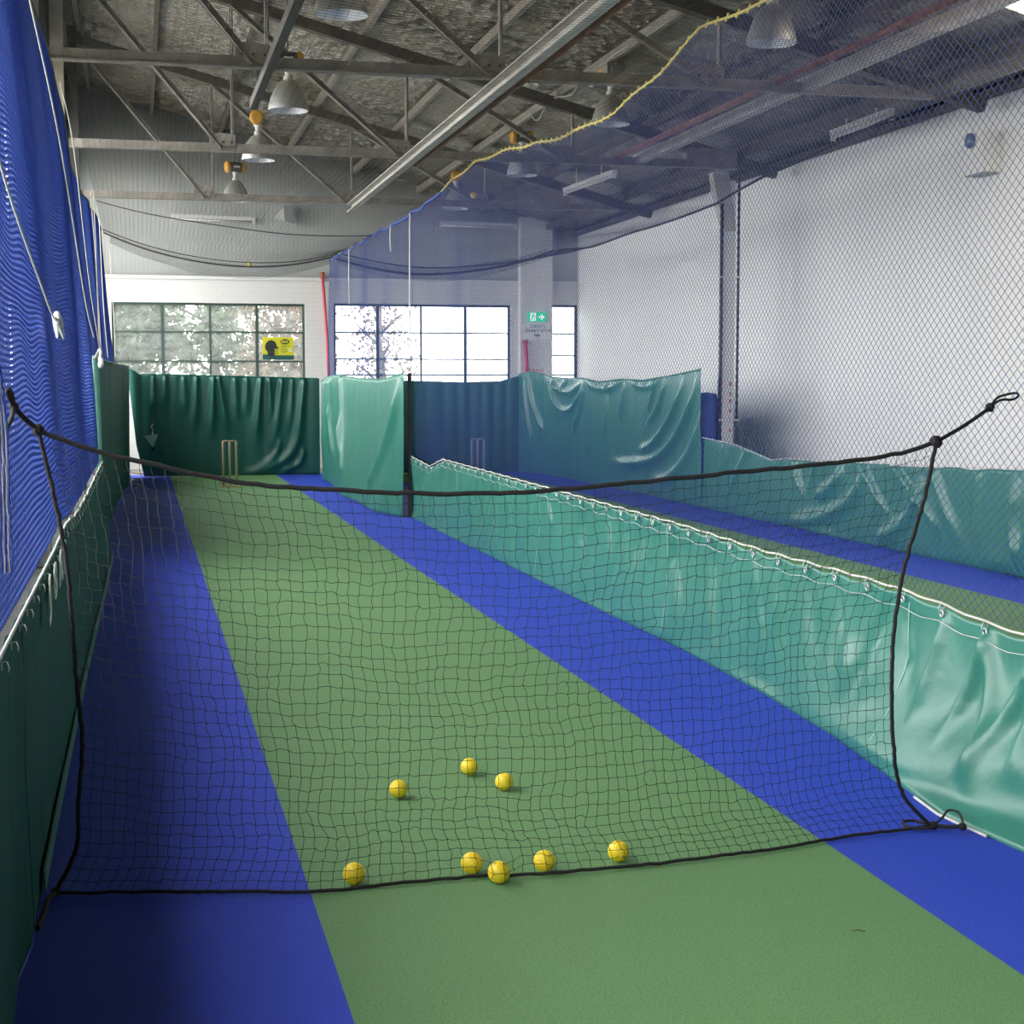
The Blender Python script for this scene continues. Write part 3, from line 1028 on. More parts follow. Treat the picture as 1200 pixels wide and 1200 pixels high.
def text_mesh(body, size, name, mt, parent, loc, rot, sx=1.0, depth=0.002, bold=0.0):
    cu = bpy.data.curves.new(name, 'FONT')
    cu.body = body
    cu.size = size
    cu.extrude = depth
    cu.offset = bold
    tmp = bpy.data.objects.new(name + '_curve', cu)
    COL.objects.link(tmp)
    dg = bpy.context.evaluated_depsgraph_get()
    me = bpy.data.meshes.new_from_object(tmp.evaluated_get(dg))
    bpy.data.objects.remove(tmp)
    o = link(name, me, M[mt], parent)
    me.materials.clear()
    me.materials.append(M[mt])
    o.location = loc
    o.rotation_euler = rot
    o.scale = (sx, 1, 1)
    return o


# stencilled letters: read along +Y on the face that looks towards +X
for ch, y_, z_ in (('J', 5.58, 0.815), ('S', 5.90, 0.818), ('A', 6.28, 0.822), ('R', 6.66, 0.825)):
    text_mesh(ch, 0.16, 'stencil_letter', 'stencil_white', lt, (0.030, y_ - 8.5, z_), (math.radians(90), 0, math.radians(90)), 2.5, bold=0.010)


def hung_curtain(name, label, path, ztop, folds, mt, n=260, m_=40, amp=0.03, zb=0.0, edge=None, cr=(), seed=1, ridges=(), flare=None, side=1):
    """path: list of (x, y); ztop: list of (s 0..1, z)"""
    P = np.array(path, float)
    seg = np.linalg.norm(np.diff(P, axis=0), axis=1)
    cum = np.concatenate([[0], np.cumsum(seg)])
    Ltot = cum[-1]
    ox, oy = P.mean(axis=0)
    r_ = empty(name, (ox, oy, 0))
    tag(r_, label, 'curtain')

    def base(S, T):
        a = S * Ltot
        if edge is not None:
            a = edge(a, T, Ltot)
        X = np.interp(a, cum, P[:, 0])
        Y = np.interp(a, cum, P[:, 1])
        e = 0.02
        dx = np.interp(a + e, cum, P[:, 0]) - np.interp(a - e, cum, P[:, 0])
        dy = np.interp(a + e, cum, P[:, 1]) - np.interp(a - e, cum, P[:, 1])
        ll = np.sqrt(dx * dx + dy * dy) + 1e-9
        zt = np.interp(S, [q[0] for q in ztop], [q[1] for q in ztop])
        base.a = a
        return X - ox, Y - oy, zb + (zt - zb) * T + 0.004, -dy / ll * side, dx / ll * side

    def disp(X, Y, Z, S, T):
        a = base.a
        fo = np.sin(a * folds * 2 * PI / Ltot + 2.2 * vnoise(a * 0.9, 0 * a, seed) + 0.6 * (1 - T) * vnoise(a * 1.1, 0 * a + 5, seed))
        d = amp * (np.abs(fo) ** 1.4) * (0.35 + 0.65 * T) + 0.4 * amp * vnoise(a * 5, T * 1.2, seed + 1)
        d = d + 0.03 * vnoise(a * 0.8, T * 1.1, seed + 2)
        for (a0, z0, sl, w, am, ln) in cr:
            d = d + crease(a, Z, a0, z0, sl, w, am, ln, 1.3)
        for (pp, w, am) in ridges:
            d = d + ridge(a, Z, pp, w, am)
        if flare is not None:
            d = d + np.interp(a, [q[0] for q in flare], [q[1] for q in flare]) * (1 - T) ** 2.5
        return d
    sh = tarp_sheet('sheet', n, m_, base, disp, mt, r_)
    # top cord
    co = np.empty(len(sh.data.vertices) * 3, np.float32)
    sh.data.vertices.foreach_get('co', co)
    co = co.reshape(n, m_, 3)
    top = [tuple(co[i, -1] + np.array([0, 0, 0.006])) for i in range(0, n, 3)]
    MB().tube(top, 0.006, 5).build('top_cord', M['tarp_hem'], r_, True)
    return r_


def back_edge(a, T, L_):
    # left side swings away near the foot, leaving a gap to the side curtain
    z = T * 1.75
    x0 = np.interp(z, [0, 0.5, 1.43, 1.8], [0.24, 0.12, 0.02, 0.0])
    return x0 + a * (1 - x0 / L_)


hung_curtain('back_curtain', 'shaded green pleated curtain closing the left lane behind the stumps', [(-0.17, 27.4), (3.05, 27.4)],
             [(0, 1.84), (0.06, 1.73), (0.3, 1.72), (1, 1.66)], 6, 'tarp_shaded', 420, 44, 0.02, edge=back_edge, seed=11, side=-1,
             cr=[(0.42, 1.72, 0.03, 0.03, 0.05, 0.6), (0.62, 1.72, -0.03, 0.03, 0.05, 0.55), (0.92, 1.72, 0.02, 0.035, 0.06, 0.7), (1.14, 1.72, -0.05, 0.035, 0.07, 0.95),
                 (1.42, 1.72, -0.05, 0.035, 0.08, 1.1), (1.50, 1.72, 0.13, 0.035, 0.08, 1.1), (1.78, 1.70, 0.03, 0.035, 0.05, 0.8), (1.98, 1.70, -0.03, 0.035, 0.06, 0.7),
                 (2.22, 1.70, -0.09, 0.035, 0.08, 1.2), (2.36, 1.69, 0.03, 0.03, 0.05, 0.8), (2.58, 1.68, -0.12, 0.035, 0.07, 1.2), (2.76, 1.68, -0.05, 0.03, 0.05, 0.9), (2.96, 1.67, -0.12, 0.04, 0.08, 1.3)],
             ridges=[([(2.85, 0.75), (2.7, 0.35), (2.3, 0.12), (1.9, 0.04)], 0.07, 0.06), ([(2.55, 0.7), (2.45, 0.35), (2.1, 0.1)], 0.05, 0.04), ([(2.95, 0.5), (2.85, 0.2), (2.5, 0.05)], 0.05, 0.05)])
hung_curtain('left_side_curtain', 'tall shaded green curtain on the left side, running to the back corner', [(-0.36, 14.75), (-0.33, 18), (-0.27, 22), (-0.155, 27.3)],
             [(0, 1.80), (1, 1.86)], 9, 'tarp_matt_shaded', 240, 30, 0.018, seed=14, side=-1)
hung_curtain('high_side_curtain', 'bright green head-high curtain on the right side of the left lane', [(3.04, 27.2), (3.0, 26.2), (2.98, 22), (3.0, 19.2), (3.07, 18.45)],
             [(0, 1.62), (0.12, 1.66), (0.25, 1.70), (0.38, 1.70), (0.6, 1.645), (0.8, 1.625), (0.92, 1.655), (1, 1.70)], 5, 'tarp_green', 300, 44, 0.012, seed=17, side=-1,
             cr=[(1.7, 1.66, -0.1, 0.06, 0.05, 1.0), (2.2, 1.68, -0.3, 0.06, 0.04, 1.4), (3.5, 1.70, 0.25, 0.06, 0.06, 1.6), (3.4, 1.7, -0.1, 0.05, 0.04, 1.3), (0.6, 1.62, 0.05, 0.05, 0.04, 1.5), (0.95, 1.64, 0.1, 0.05, 0.05, 1.5), (1.25, 1.66, 0.0, 0.05, 0.04, 1.4)],
             ridges=[([(2.0, 1.3), (2.2, 0.8), (2.9, 0.35)], 0.09, 0.06), ([(3.6, 1.1), (3.9, 0.6), (4.4, 0.25)], 0.09, 0.05), ([(8.6, 1.66), (8.2, 1.1), (7.4, 0.5), (6.8, 0.2)], 0.12, 0.07)],
             flare=[(0, 0.0), (1.5, 0.05), (3.5, 0.14), (5.5, 0.2), (7.8, 0.2), (8.6, 0.05), (9, 0)])
hung_curtain('back_curtain', 'flat curtain closing the right lane, seen blue through the divider net', [(3.2, 27.5), (6.62, 27.5)],
             [(0, 1.66), (0.4, 1.62), (0.7, 1.59), (0.9, 1.61), (1, 1.70)], 7, 'tarp_green', 260, 30, 0.03, seed=19, side=-1)
SWAG = []
for (a0, z0, a1, z1, sag, am) in ((1.1, 1.68, 3.15, 1.63, 0.22, 0.06), (1.0, 1.66, 3.2, 1.62, 0.52, 0.06), (1.3, 1.68, 2.2, 1.66, 0.16, 0.04), (3.25, 1.63, 5.2, 1.62, 0.12, 0.05), (5.5, 1.62, 6.9, 1.66, 0.10, 0.03)):
    SWAG.append(([(a0 + (a1 - a0) * t, z0 + (z1 - z0) * t - sag * 4 * t * (1 - t)) for t in (0, 0.25, 0.5, 0.75, 1)], 0.05, am))
SWAG += [([(8.45, 1.72), (8.0, 1.15), (7.0, 0.62), (5.6, 0.42), (4.4, 0.40)], 0.07, 0.09), ([(7.9, 1.66), (7.3, 1.1), (6.5, 0.72), (5.8, 0.62)], 0.06, 0.08),
         ([(7.1, 1.64), (6.8, 1.25), (6.2, 0.95)], 0.05, 0.06), ([(6.7, 1.64), (6.5, 1.35), (6.3, 1.15)], 0.05, 0.05), ([(8.5, 1.2), (8.1, 0.7), (7.2, 0.3), (6.2, 0.2)], 0.08, 0.06),
         ([(0.35, 1.74), (0.55, 1.2), (1.1, 0.6)], 0.06, 0.05), ([(0.2, 1.74), (0.3, 1.2), (0.5, 0.5)], 0.05, 0.05), ([(3.2, 1.62), (3.0, 1.2), (2.4, 0.7)], 0.06, 0.05), ([(4.4, 1.6), (4.4, 1.1), (4.2, 0.6)], 0.06, 0.04), ([(5.3, 1.62), (5.2, 1.3), (5.0, 1.0)], 0.05, 0.05)]
hung_curtain('high_side_curtain', 'swagged green curtain on the far side of the right lane, ending by the column', [(6.6, 27.5), (6.85, 26.6), (6.97, 25), (7.0, 19.06)],
             [(0, 1.74), (0.06, 1.78), (0.15, 1.69), (0.25, 1.66), (0.36, 1.66), (0.48, 1.60), (0.6, 1.64), (0.72, 1.62), (0.85, 1.68), (1, 1.76)], 6, 'tarp_green', 460, 60, 0.008, seed=23, side=-1, ridges=SWAG)

p_ = empty('net_post', (3.125, 18.48, 0))
tag(p_, 'black post between the high green curtain and the low divider tarp', 'post')
MB().box(-0.02, 0.02, -0.02, 0.02, 0, 1.70).build('shaft', M['black_paint'], p_)
MB().box(-0.024, 0.024, -0.024, 0.024, 1.70, 1.71).build('cap', M['black_paint'], p_)
p_ = empty('net_post', (-0.36, 14.68, 0))
tag(p_, 'slim pale green pole on the left where net and tall curtain meet', 'post')
MB().tube([(0.01, -0.02, 0), (0.005, 0, 0.9), (-0.01, 0.02, 1.84)], 0.03, 10).build('shaft', M['tarp_hem'], p_, True)
rope('tie_rope', [(-0.01, 0, 1.82), (0.03, -0.25, 1.88), (0.05, -0.55, 1.86), (0.05, -0.75, 1.80), (0.06, -0.7, 1.76)], 0.014, M['rope_white'], p_)
rope('tie_knot', [(0.05, -0.72, 1.80), (0.06, -0.8, 1.77), (0.05, -0.74, 1.74), (0.05, -0.68, 1.77)], 0.022, M['rope_white'], p_)


# ------------------------------------------------------------------ nets
def diamond_net(name, P, nu, nv, r, mt, parent):
    """P(U,V) -> xyz; nu meshes along, nv half rows up"""
    J, I = np.meshgrid(np.arange(nv + 1), np.arange(nu + 1), indexing='ij')
    U = (I + 0.5 * (J % 2)) / (nu + 0.5)
    W = J / nv
    X = P(U, W)
    A, B = [], []
    A.append(X[:-1].reshape(-1, 3))
    B.append(X[1:].reshape(-1, 3))
    # second thread of each diamond
    for j in range(nv):
        if j % 2 == 0:
            A.append(X[j, 1:])
            B.append(X[j + 1, :-1])
        else:
            A.append(X[j, :-1])
            B.append(X[j + 1, 1:])
    o = link(name, thread_mesh(name, np.concatenate(A), np.concatenate(B), r), M[mt], parent)
    tag(o, kind='stuff')
    return o


def square_net(name, P, nu, nv, r, mt, parent):
    J, I = np.meshgrid(np.arange(nv + 1), np.arange(nu + 1), indexing='ij')
    X = P(I / nu, J / nv)
    A = np.concatenate([X[:, :-1].reshape(-1, 3), X[:-1].reshape(-1, 3)])
    B = np.concatenate([X[:, 1:].reshape(-1, 3), X[1:].reshape(-1, 3)])
    o = link(name, thread_mesh(name, A, B, r), M[mt], parent)
    tag(o, kind='stuff')
    return o


# blue divider net above the low tarp
TZ_Y = [3.0, 5, 7.79, 8.4, 8.81, 9.6, 10.49, 11.4, 12.45, 13.4, 14.39, 15.2, 16.2, 17.5, 18.86, 20.2, 21.66, 24, 27.2]
TZ_Z = [3.60, 3.5, 3.566, 3.624, 3.647, 3.53, 3.447, 3.46, 3.518, 3.62, 3.685, 3.72, 3.693, 3.63, 3.616, 3.62, 3.65, 3.66, 3.68]
dn = empty('divider_net', (3.2, 11, 0.7))
tag(dn, 'tall blue diamond-mesh net hanging over the divider tarp, yellow rope on top', 'net')


def tz(y):
    return np.interp(y, TZ_Y, TZ_Z) + 0.012 * np.sin(y * 5.1)


def dn_P(U, W):
    Y = 3.2 + U * (27.2 - 3.2)
    zb = np.interp(Y, DZ_Y, DZ_Z) + 0.02
    zb = np.where(Y > 18.66, 0.55 + 0 * Y, zb)
    zt = tz(Y)
    Z = zb + (zt - zb) * W
    X = 3.18 + 0.035 * np.sin(Y * 0.8 + 0.6) * np.sin(W * PI) + 0.02 * vnoise(Y * 0.9, W * 2, 41) + 0.03 * W
    Y = Y + 0.02 * vnoise(Y * 2.1, W * 4, 42)
    return np.stack([X - 3.2, Y - 11, Z - 0.7], -1)


diamond_net('netting', dn_P, 462, 138, 0.00135, 'net_blue', dn)
yel = [(0.015, y - 11, float(tz(y)) - 0.7) for y in np.arange(3.2, 17.0, 0.12)]
blu = [(0.015, y - 11, float(tz(y)) - 0.7 - 0.02 * abs(math.sin(y * 3.7))) for y in np.arange(16.9, 27.2, 0.12)]
MB().tube(yel, 0.009, 6).build('top_rope', M['rope_yellow'], dn, True)
MB().tube(blu, 0.018, 6).build('gathered_edge', M['net_blue_left'], dn, True)
# the yellow rope is laced through the mesh: small wraps
wrap_me = MB().tube([(0, 0.02 * t - 0.03, 0.02 * math.sin(t * 2.1)) for t in np.linspace(0, 3, 7)], 0.005, 5).mesh('rope_wrap', True)
wrap_me.materials.append(M['rope_yellow'])
for y in np.arange(7.6, 16.8, 0.16):
    o = link('rope_wrap', wrap_me, None, dn)
    o.location = (0.01, y - 11, float(tz(y)) - 0.7)
for (y, z0, z1) in ((18.72, 3.60, 1.70), (20.2, 3.6, 3.27), (24.3, 3.64, 2.80)):
    MB().tube([(-0.02, y - 11, z0 - 0.7), (-0.025, y - 11 + 0.01, (z0 + z1) / 2 - 0.7), (-0.02, y - 11, z1 - 0.7)], 0.009, 5).build('hanging_cord', M['rope_white'], dn, True)

# blue net along the left wall
ln_ = empty('left_net', (-0.36, 15, 0.9))
tag(ln_, 'blue net wall hanging along the left side above the dark tarpaulin', 'net')


def lnx(Y, W):
    return -0.36 - 0.20 * W ** 1.2 + np.clip((Y - 5.2) / 7, 0.04, 1) * (0.014 * np.sin(Y * 1.9 + 1.0) * (1 - 0.3 * W) * np.clip(W * 6, 0.15, 1) + 0.026 * vnoise(Y * 0.7, W * 1.3, 52) * np.clip(W * 4, 0.1, 1))


def ln_P(U, W):
    Y = 3.4 + U * (27.2 - 3.4)
    zb = np.interp(Y, LZ_Y, LZ_Z) + 0.01
    zb = np.where(Y > 14.7, 0.9, zb)
    zt = np.interp(Y, [3.4, 9, 12, 15.6, 18.5, 22, 27.2], [3.75, 3.75, 3.85, 3.6, 3.72, 3.9, 4.1])
    Z = zb + (zt - zb) * W
    X = lnx(Y, W)
    sag = 0.09 * vnoise(Y * 0.55, W * 2.5, 55) + 0.035 * vnoise(Y * 1.7, W * 4, 56)
    return np.stack([X + 0.36, Y - 15, Z - 0.9 + sag * np.sin(W * PI)], -1)


diamond_net('netting', ln_P, 440, 118, 0.0022, 'net_blue_left', ln_)
pts = []
for y in np.arange(3.4, 27.2, 0.2):
    q = ln_P(np.array([[(y - 3.4) / 23.8]]), np.array([[1.0]]))[0, 0]
    pts.append(tuple(q))
MB().tube(pts, 0.012, 6).build('top_rope', M['net_charcoal'], ln_, True)
# gathered pale selvedge at the near end
for k in range(7):
    rope('gathered_selvedge', [(0.004 + 0.006 * k, 4.10 + 0.012 * k - 15, 0.22), (0.002 + 0.004 * k, 4.22 + 0.012 * k - 15, 0.42), (-0.004 + 0.004 * k, 4.30 + 0.012 * k - 15, 0.58), (-0.012 + 0.004 * k, 4.15 - 15, 0.85)], 0.0022, M['rope_white'] if k % 2 else M['net_blue_left'], ln_, 6, 5, 0.002)
# pale pull cords down the net
for cd in ([(-0.50, 4.3, 2.78), (-0.452, 5.39, 2.293), (-0.392, 6.6, 1.95), (-0.378, 7.04, 1.866)],
           [(-0.47, 6.4, 3.35), (-0.42, 6.75, 3.08), (-0.40, 8.6, 2.80), (-0.37, 11.0, 2.15), (-0.345, 12.0, 1.93)],
           [(-0.47, 10.3, 3.45), (-0.42, 10.9, 3.15), (-0.38, 12.45, 2.35), (-0.35, 13.75, 1.92)],
           [(-0.44, 15.6, 3.4), (-0.39, 15.2, 2.6), (-0.37, 14.7, 1.85)],
           [(-0.42, 15.9, 3.4), (-0.39, 15.4, 2.6), (-0.36, 14.9, 1.9)],
           [(-0.40, 17.2, 3.3), (-0.37, 17.0, 2.4), (-0.34, 17.2, 1.86)],
           [(-0.38, 22.2, 3.4), (-0.33, 21.5, 2.4), (-0.31, 20.6, 1.92)]):
    rope('pull_cord', [(a + 0.36 + 0.035, b - 15, z - 0.9) for a, b, z in cd], 0.0042, M['rope_cream'], ln_, 8, 6)
rg = MB()
for k in range(9):
    a = Vector((0.022, 7.04 - 15, 0.966))
    b = a + Vector((random.uniform(-0.01, 0.03), random.uniform(-0.1, 0.75), random.uniform(-0.08, 0.05)))
    rg.tube([a, a.lerp(b, 0.5) + Vector((0, 0, 0.02)), b], [0.012, 0.014, 0.005], 5)
rg.build('frayed_knot', M['rope_white'], ln_, True)

# sagging overhead nets of the two lanes
on1 = empty('overhead_net', (1.35, 17, 3.7))
tag(on1, 'fine dark net slung as a ceiling over the left lane, its edge sagging', 'net')


def on1_z(X, Y):
    t = (X + 0.5) / 3.7
    side = 4.02 * (1 - t) + 3.66 * t
    sag = (0.10 + 0.22 * np.clip((Y - 19) / 7, 0, 1) ** 2) * 4 * t * (1 - t)
    return side - sag + 0.03 * vnoise(X * 0.9, Y * 0.5, 61)


def on1_P(U, W):
    X = -0.5 + 3.7 * U
    Y = 6.5 + 20.0 * W
    return np.stack([X - 1.35, Y - 17, on1_z(X, Y) - 3.7], -1)


square_net('netting', on1_P, 62, 334, 0.0012, 'net_charcoal', on1)


def net_roll(f, x0, x1, y, dz, r, parent, off, nm='rolled_edge', mt='net_charcoal'):
    p = []
    for k in range(41):
        x = x0 + (x1 - x0) * k / 40
        t = k / 40
        p.append((x - off[0], y - off[1], float(f(np.array(x), np.array(y))) + dz * 4 * t * (1 - t) - off[2]))
    return MB().tube(p, r, 6).build(nm, M[mt], parent, True)


net_roll(on1_z, -0.5, 3.2, 26.5, 0.0, 0.013, on1, (1.35, 17, 3.7))
net_roll(on1_z, -0.5, 3.2, 25.9, 0.02, 0.008, on1, (1.35, 17, 3.7), 'cross_cord')
net_roll(on1_z, -0.5, 3.2, 22.0, 0.0, 0.008, on1, (1.35, 17, 3.7), 'cross_cord')
# loose hem netting hanging under the rolled edge


def hem_P(U, W):
    X = -0.4 + 3.55 * U
    z = on1_z(X, 26.5 + 0 * X)
    drop = 0.10 + 0.08 * np.sin(U * PI) + 0.02 * vnoise(X * 2, W * 2, 66)
    return np.stack([X - 1.35, 26.5 - 17 + 0.05 * np.sin(W * 3) + 0.03 * vnoise(X * 3, W * 3, 67), z - W * drop - 3.7], -1)


square_net('loose_hem', hem_P, 150, 8, 0.0022, 'net_charcoal', on1)


def hem2_P(U, W):
    X = 3.3 + 3.6 * U
    z = on2_z(X, 26.5 + 0 * X)
    drop = 0.12 + 0.10 * np.sin(U * PI) + 0.02 * vnoise(X * 2, W * 2, 68)
    return np.stack([X - 5.1, 26.5 - 18 + 0.05 * np.sin(W * 3) + 0.03 * vnoise(X * 3, W * 3, 69), z + (0.5 - W) * drop - 3.7], -1)



on2 = empty('overhead_net', (5.1, 18, 3.7))
tag(on2, 'fine dark net slung as a ceiling over the right lane behind the divider net', 'net')


def on2_z(X, Y):
    t = (X - 3.25) / 3.75
    rs = np.interp(Y, [8, 11.6, 13.9, 17, 18.6, 21.3, 24.3, 27], [4.12, 4.12, 4.11, 3.95, 3.79, 3.74, 3.74, 3.9])
    side = 3.66 * (1 - t) + rs * t
    sag = (0.10 + 0.22 * np.clip((Y - 19) / 7, 0, 1) ** 2) * 4 * t * (1 - t)
    return side - sag + 0.03 * vnoise(X * 0.9, Y * 0.5, 71)


def on2_P(U, W):
    X = 3.25 + 3.75 * U
    Y = 9.0 + 17.5 * W
    return np.stack([X - 5.1, Y - 18, on2_z(X, Y) - 3.7], -1)


square_net('netting', on2_P, 60, 280, 0.0012, 'net_charcoal', on2)
square_net('loose_hem', hem2_P, 150, 8, 0.0022, 'net_charcoal', on2)
net_roll(on2_z, 3.25, 7.0, 26.5, 0.0, 0.02, on2, (5.1, 18, 3.7))
net_roll(on2_z, 3.25, 7.0, 25.6, 0.05, 0.012, on2, (5.1, 18, 3.7), 'cross_cord')
pe = [(7.0 - 5.1, y - 18, float(on2_z(np.array(7.0), np.array(y))) - 3.7) for y in np.arange(9, 26.6, 0.4)]
MB().tube(pe, 0.015, 6).build('side_cord', M['net_black'], on2, True)

# black square-mesh net strung across the near end of the left lane
bn = empty('crossing_net', (1.25, 4.95, 0))
tag(bn, 'low black square-mesh net strung across the near end of the lane', 'net')
OFF = np.array([1.25, 4.95, 0.0])
TOP = np.array([(-0.298, 5.0, 1.453), (-0.16, 5.0, 1.40), (-0.01, 5.0, 1.358), (0.302, 5.0, 1.288), (0.56, 5.0, 1.262), (0.844, 5.0, 1.244), (1.06, 5.0, 1.240), (1.298, 5.0, 1.245), (1.77, 5.0, 1.281), (2.076, 5.0, 1.305), (2.389, 5.0, 1.331), (2.56, 5.0, 1.355), (2.70, 5.0, 1.393)])
BOT = np.array([(-0.282, 5.007, 0.010), (0.1, 4.93, 0.010), (0.511, 4.836, 0.010), (0.734, 4.855, 0.010), (0.95, 4.865, 0.010), (1.095, 4.862, 0.010), (1.25, 4.84, 0.012), (1.617, 4.865, 0.010), (2.066, 4.925, 0.010), (2.373, 5.005, 0.010), (2.55, 5.03, 0.010), (2.735, 5.045, 0.012)])
LEF = np.array([(-0.282, 5.007, 0.010), (-0.215, 5.0, 0.15), (-0.206, 5.0, 0.296), (-0.19, 5.0, 0.48), (-0.203, 5.0, 0.673), (-0.231, 5.0, 1.099), (-0.298, 5.0, 1.453)])
RIG = np.array([(2.735, 5.045, 0.012), (2.608, 5.02, 0.152), (2.56, 5.0, 0.33), (2.55, 5.0, 0.551), (2.555, 5.0, 0.75), (2.59, 5.0, 0.96), (2.66, 5.0, 1.2), (2.70, 5.0, 1.393)])


def curve_eval(C_, t):
    p = np.array([tuple(q) for q in smooth_path([tuple(c) for c in C_], 10)])
    d = np.concatenate([[0], np.cumsum(np.linalg.norm(np.diff(p, axis=0), axis=1))])
    d /= d[-1]
    return np.stack([np.interp(t, d, p[:, k]) for k in range(3)], -1)


NU, NV = 78, 34
u = np.linspace(0, 1, NU + 1)
v = np.linspace(0, 1, NV + 1)
Tc, Bc, Lc, Rc = curve_eval(TOP, u), curve_eval(BOT, u), curve_eval(LEF, v), curve_eval(RIG, v)
U, W = np.meshgrid(u, v)
U3, W3_ = U[..., None], W[..., None]
G = (1 - W3_) * Bc[None] + W3_ * Tc[None] + (1 - U3) * Lc[:, None] + U3 * Rc[:, None] - (
    (1 - U3) * (1 - W3_) * Bc[0] + U3 * (1 - W3_) * Bc[-1] + (1 - U3) * W3_ * Tc[0] + U3 * W3_ * Tc[-1])
inn = np.clip(np.minimum(np.minimum(U, 1 - U) * 12, np.minimum(W, 1 - W) * 8), 0, 1)
G[..., 0] += inn * (0.012 * vnoise(U * 26, W * 14, 81) + 0.014 * vnoise(U * 9, W * 6, 82) + 0.002 * RNG.standard_normal(U.shape))
G[..., 2] += inn * (0.010 * vnoise(U * 24, W * 15, 83) + 0.014 * vnoise(U * 8, W * 5, 84) + 0.002 * RNG.standard_normal(U.shape))
G[..., 1] += inn * (0.04 * vnoise(U * 7, W * 4, 85) - 0.03 * np.sin(W * PI))
# the mesh is pushed towards the camera by the balls lying in it
BALLS = [(1.286, 6.194), (0.948, 5.912), (1.370, 5.926), (0.641, 4.902), (1.030, 4.925), (1.095, 4.812), (1.266, 4.893), (1.534, 4.940)]
for (bx, by) in BALLS[3:]:
    rr = np.hypot(G[..., 0] - bx, G[..., 2] - 0.036)
    front = by - np.sqrt(np.clip(0.041 ** 2 - rr ** 2, 0, None))
    G[..., 1] = np.where(rr < 0.06, np.minimum(G[..., 1], front - 0.002), G[..., 1])
G = G - OFF


def wavy(A, B, k=3, a=0.0022):
    t = np.linspace(0, 1, k + 1)
    pts_ = A[:, None] * (1 - t)[None, :, None] + B[:, None] * t[None, :, None]
    n_ = RNG.standard_normal((len(A), k + 1, 3)) * a
    n_[:, :, 1] *= 0.3
    n_[:, 0] = 0
    n_[:, -1] = 0
    bend = RNG.standard_normal((len(A), 1, 3)) * a * 1.2 * np.sin(PI * t)[None, :, None]
    bend[:, :, 1] *= 0.3
    pts_ = pts_ + n_ * 0.4 + bend
    pts_[:, :, 2] = np.maximum(pts_[:, :, 2], 0.003)
    return pts_[:, :-1].reshape(-1, 3), pts_[:, 1:].reshape(-1, 3)


A = np.concatenate([G[1:-1, :-1].reshape(-1, 3), G[:-1, 1:-1].reshape(-1, 3)])
B = np.concatenate([G[1:-1, 1:].reshape(-1, 3), G[1:, 1:-1].reshape(-1, 3)])
A, B = wavy(A, B)
o = link('netting', thread_mesh('netting', A, B, 0.0009, 4), M['net_black'], bn)
tag(o, kind='stuff')
kn = G[1:-1, 1:-1].reshape(-1, 3)
octa = np.array([(1, 0, 0), (-1, 0, 0), (0, 1, 0), (0, -1, 0), (0, 0, 1), (0, 0, -1)]) * 0.0027
KV = (kn[:, None] + octa[None]).reshape(-1, 3)
tri = np.array([(0, 2, 4), (2, 1, 4), (1, 3, 4), (3, 0, 4), (2, 0, 5), (1, 2, 5), (3, 1, 5), (0, 3, 5)])
KQ = (np.arange(len(kn))[:, None, None] * 6 + tri[None]).reshape(-1, 3)
o = link('mesh_knots', np_mesh('mesh_knots', KV, KQ), M['net_black'], bn)
tag(o, kind='stuff')


def brope(nm, C_, r_):
    p = curve_eval(C_, np.linspace(0, 1, 90)) - OFF
    return MB().tube([tuple(q + RNG.standard_normal(3) * 0.0012) for q in p], r_, 8).build(nm, M['rope_black'], bn, True)


brope('top_rope', TOP, 0.0078)
brope('foot_rope', BOT, 0.0060)
brope('side_rope', LEF, 0.0072)
brope('side_rope', RIG, 0.0072)


def bcord(nm, pts, r_, n=8):
    return rope(nm, [tuple(np.array(p) - OFF) for p in pts], r_, M['rope_black'], bn, n, 7)


def knot(p, s):
    p = np.array(p) - OFF
    k_ = MB()
    for q in range(3):
        a0 = random.uniform(0, 3)
        pts_ = []
        for t in np.linspace(0, 2 * PI, 13):
            w = Vector((math.cos(t), math.sin(t), 0.25 * math.sin(2 * t))) * s
            w.rotate(Matrix.Rotation(a0 + q, 3, 'X') @ Matrix.Rotation(q * 1.1, 3, 'Y'))
            pts_.append(Vector(p) + w)
        k_.tube(pts_, s * 0.62, 6, False)
    return k_.build('rope_knot', M['rope_black'], bn, True)


knot((-0.298, 5.0, 1.455), 0.012)
knot((2.70, 5.0, 1.393), 0.015)
# left tie up to the net
bcord('tie_cord', [(-0.298, 5.0, 1.455), (-0.335, 4.97, 1.49), (-0.362, 4.93, 1.525)], 0.0085)
knot((-0.363, 4.93, 1.527), 0.010)
bcord('tie_loop', [(-0.363, 4.93, 1.527), (-0.372, 4.90, 1.55), (-0.377, 4.88, 1.575), (-0.368, 4.88, 1.578), (-0.362, 4.90, 1.553), (-0.363, 4.93, 1.53)], 0.006)
bcord('tie_tail', [(-0.363, 4.93, 1.527), (-0.366, 4.85, 1.49), (-0.38, 4.72, 1.455), (-0.385, 4.62, 1.435)], 0.0075)
# right tie with loop
bcord('tie_cord', [(2.70, 5.0, 1.393), (2.86, 5.10, 1.445), (3.05, 5.252, 1.506)], [0.007] * 17)
knot((3.05, 5.252, 1.507), 0.012)
bcord('tie_loop', [(3.05, 5.252, 1.507), (3.08, 5.26, 1.54), (3.12, 5.27, 1.553), (3.165, 5.27, 1.560), (3.172, 5.262, 1.550), (3.15, 5.262, 1.537), (3.10, 5.26, 1.535), (3.065, 5.255, 1.518), (3.05, 5.252, 1.507)], 0.0048)
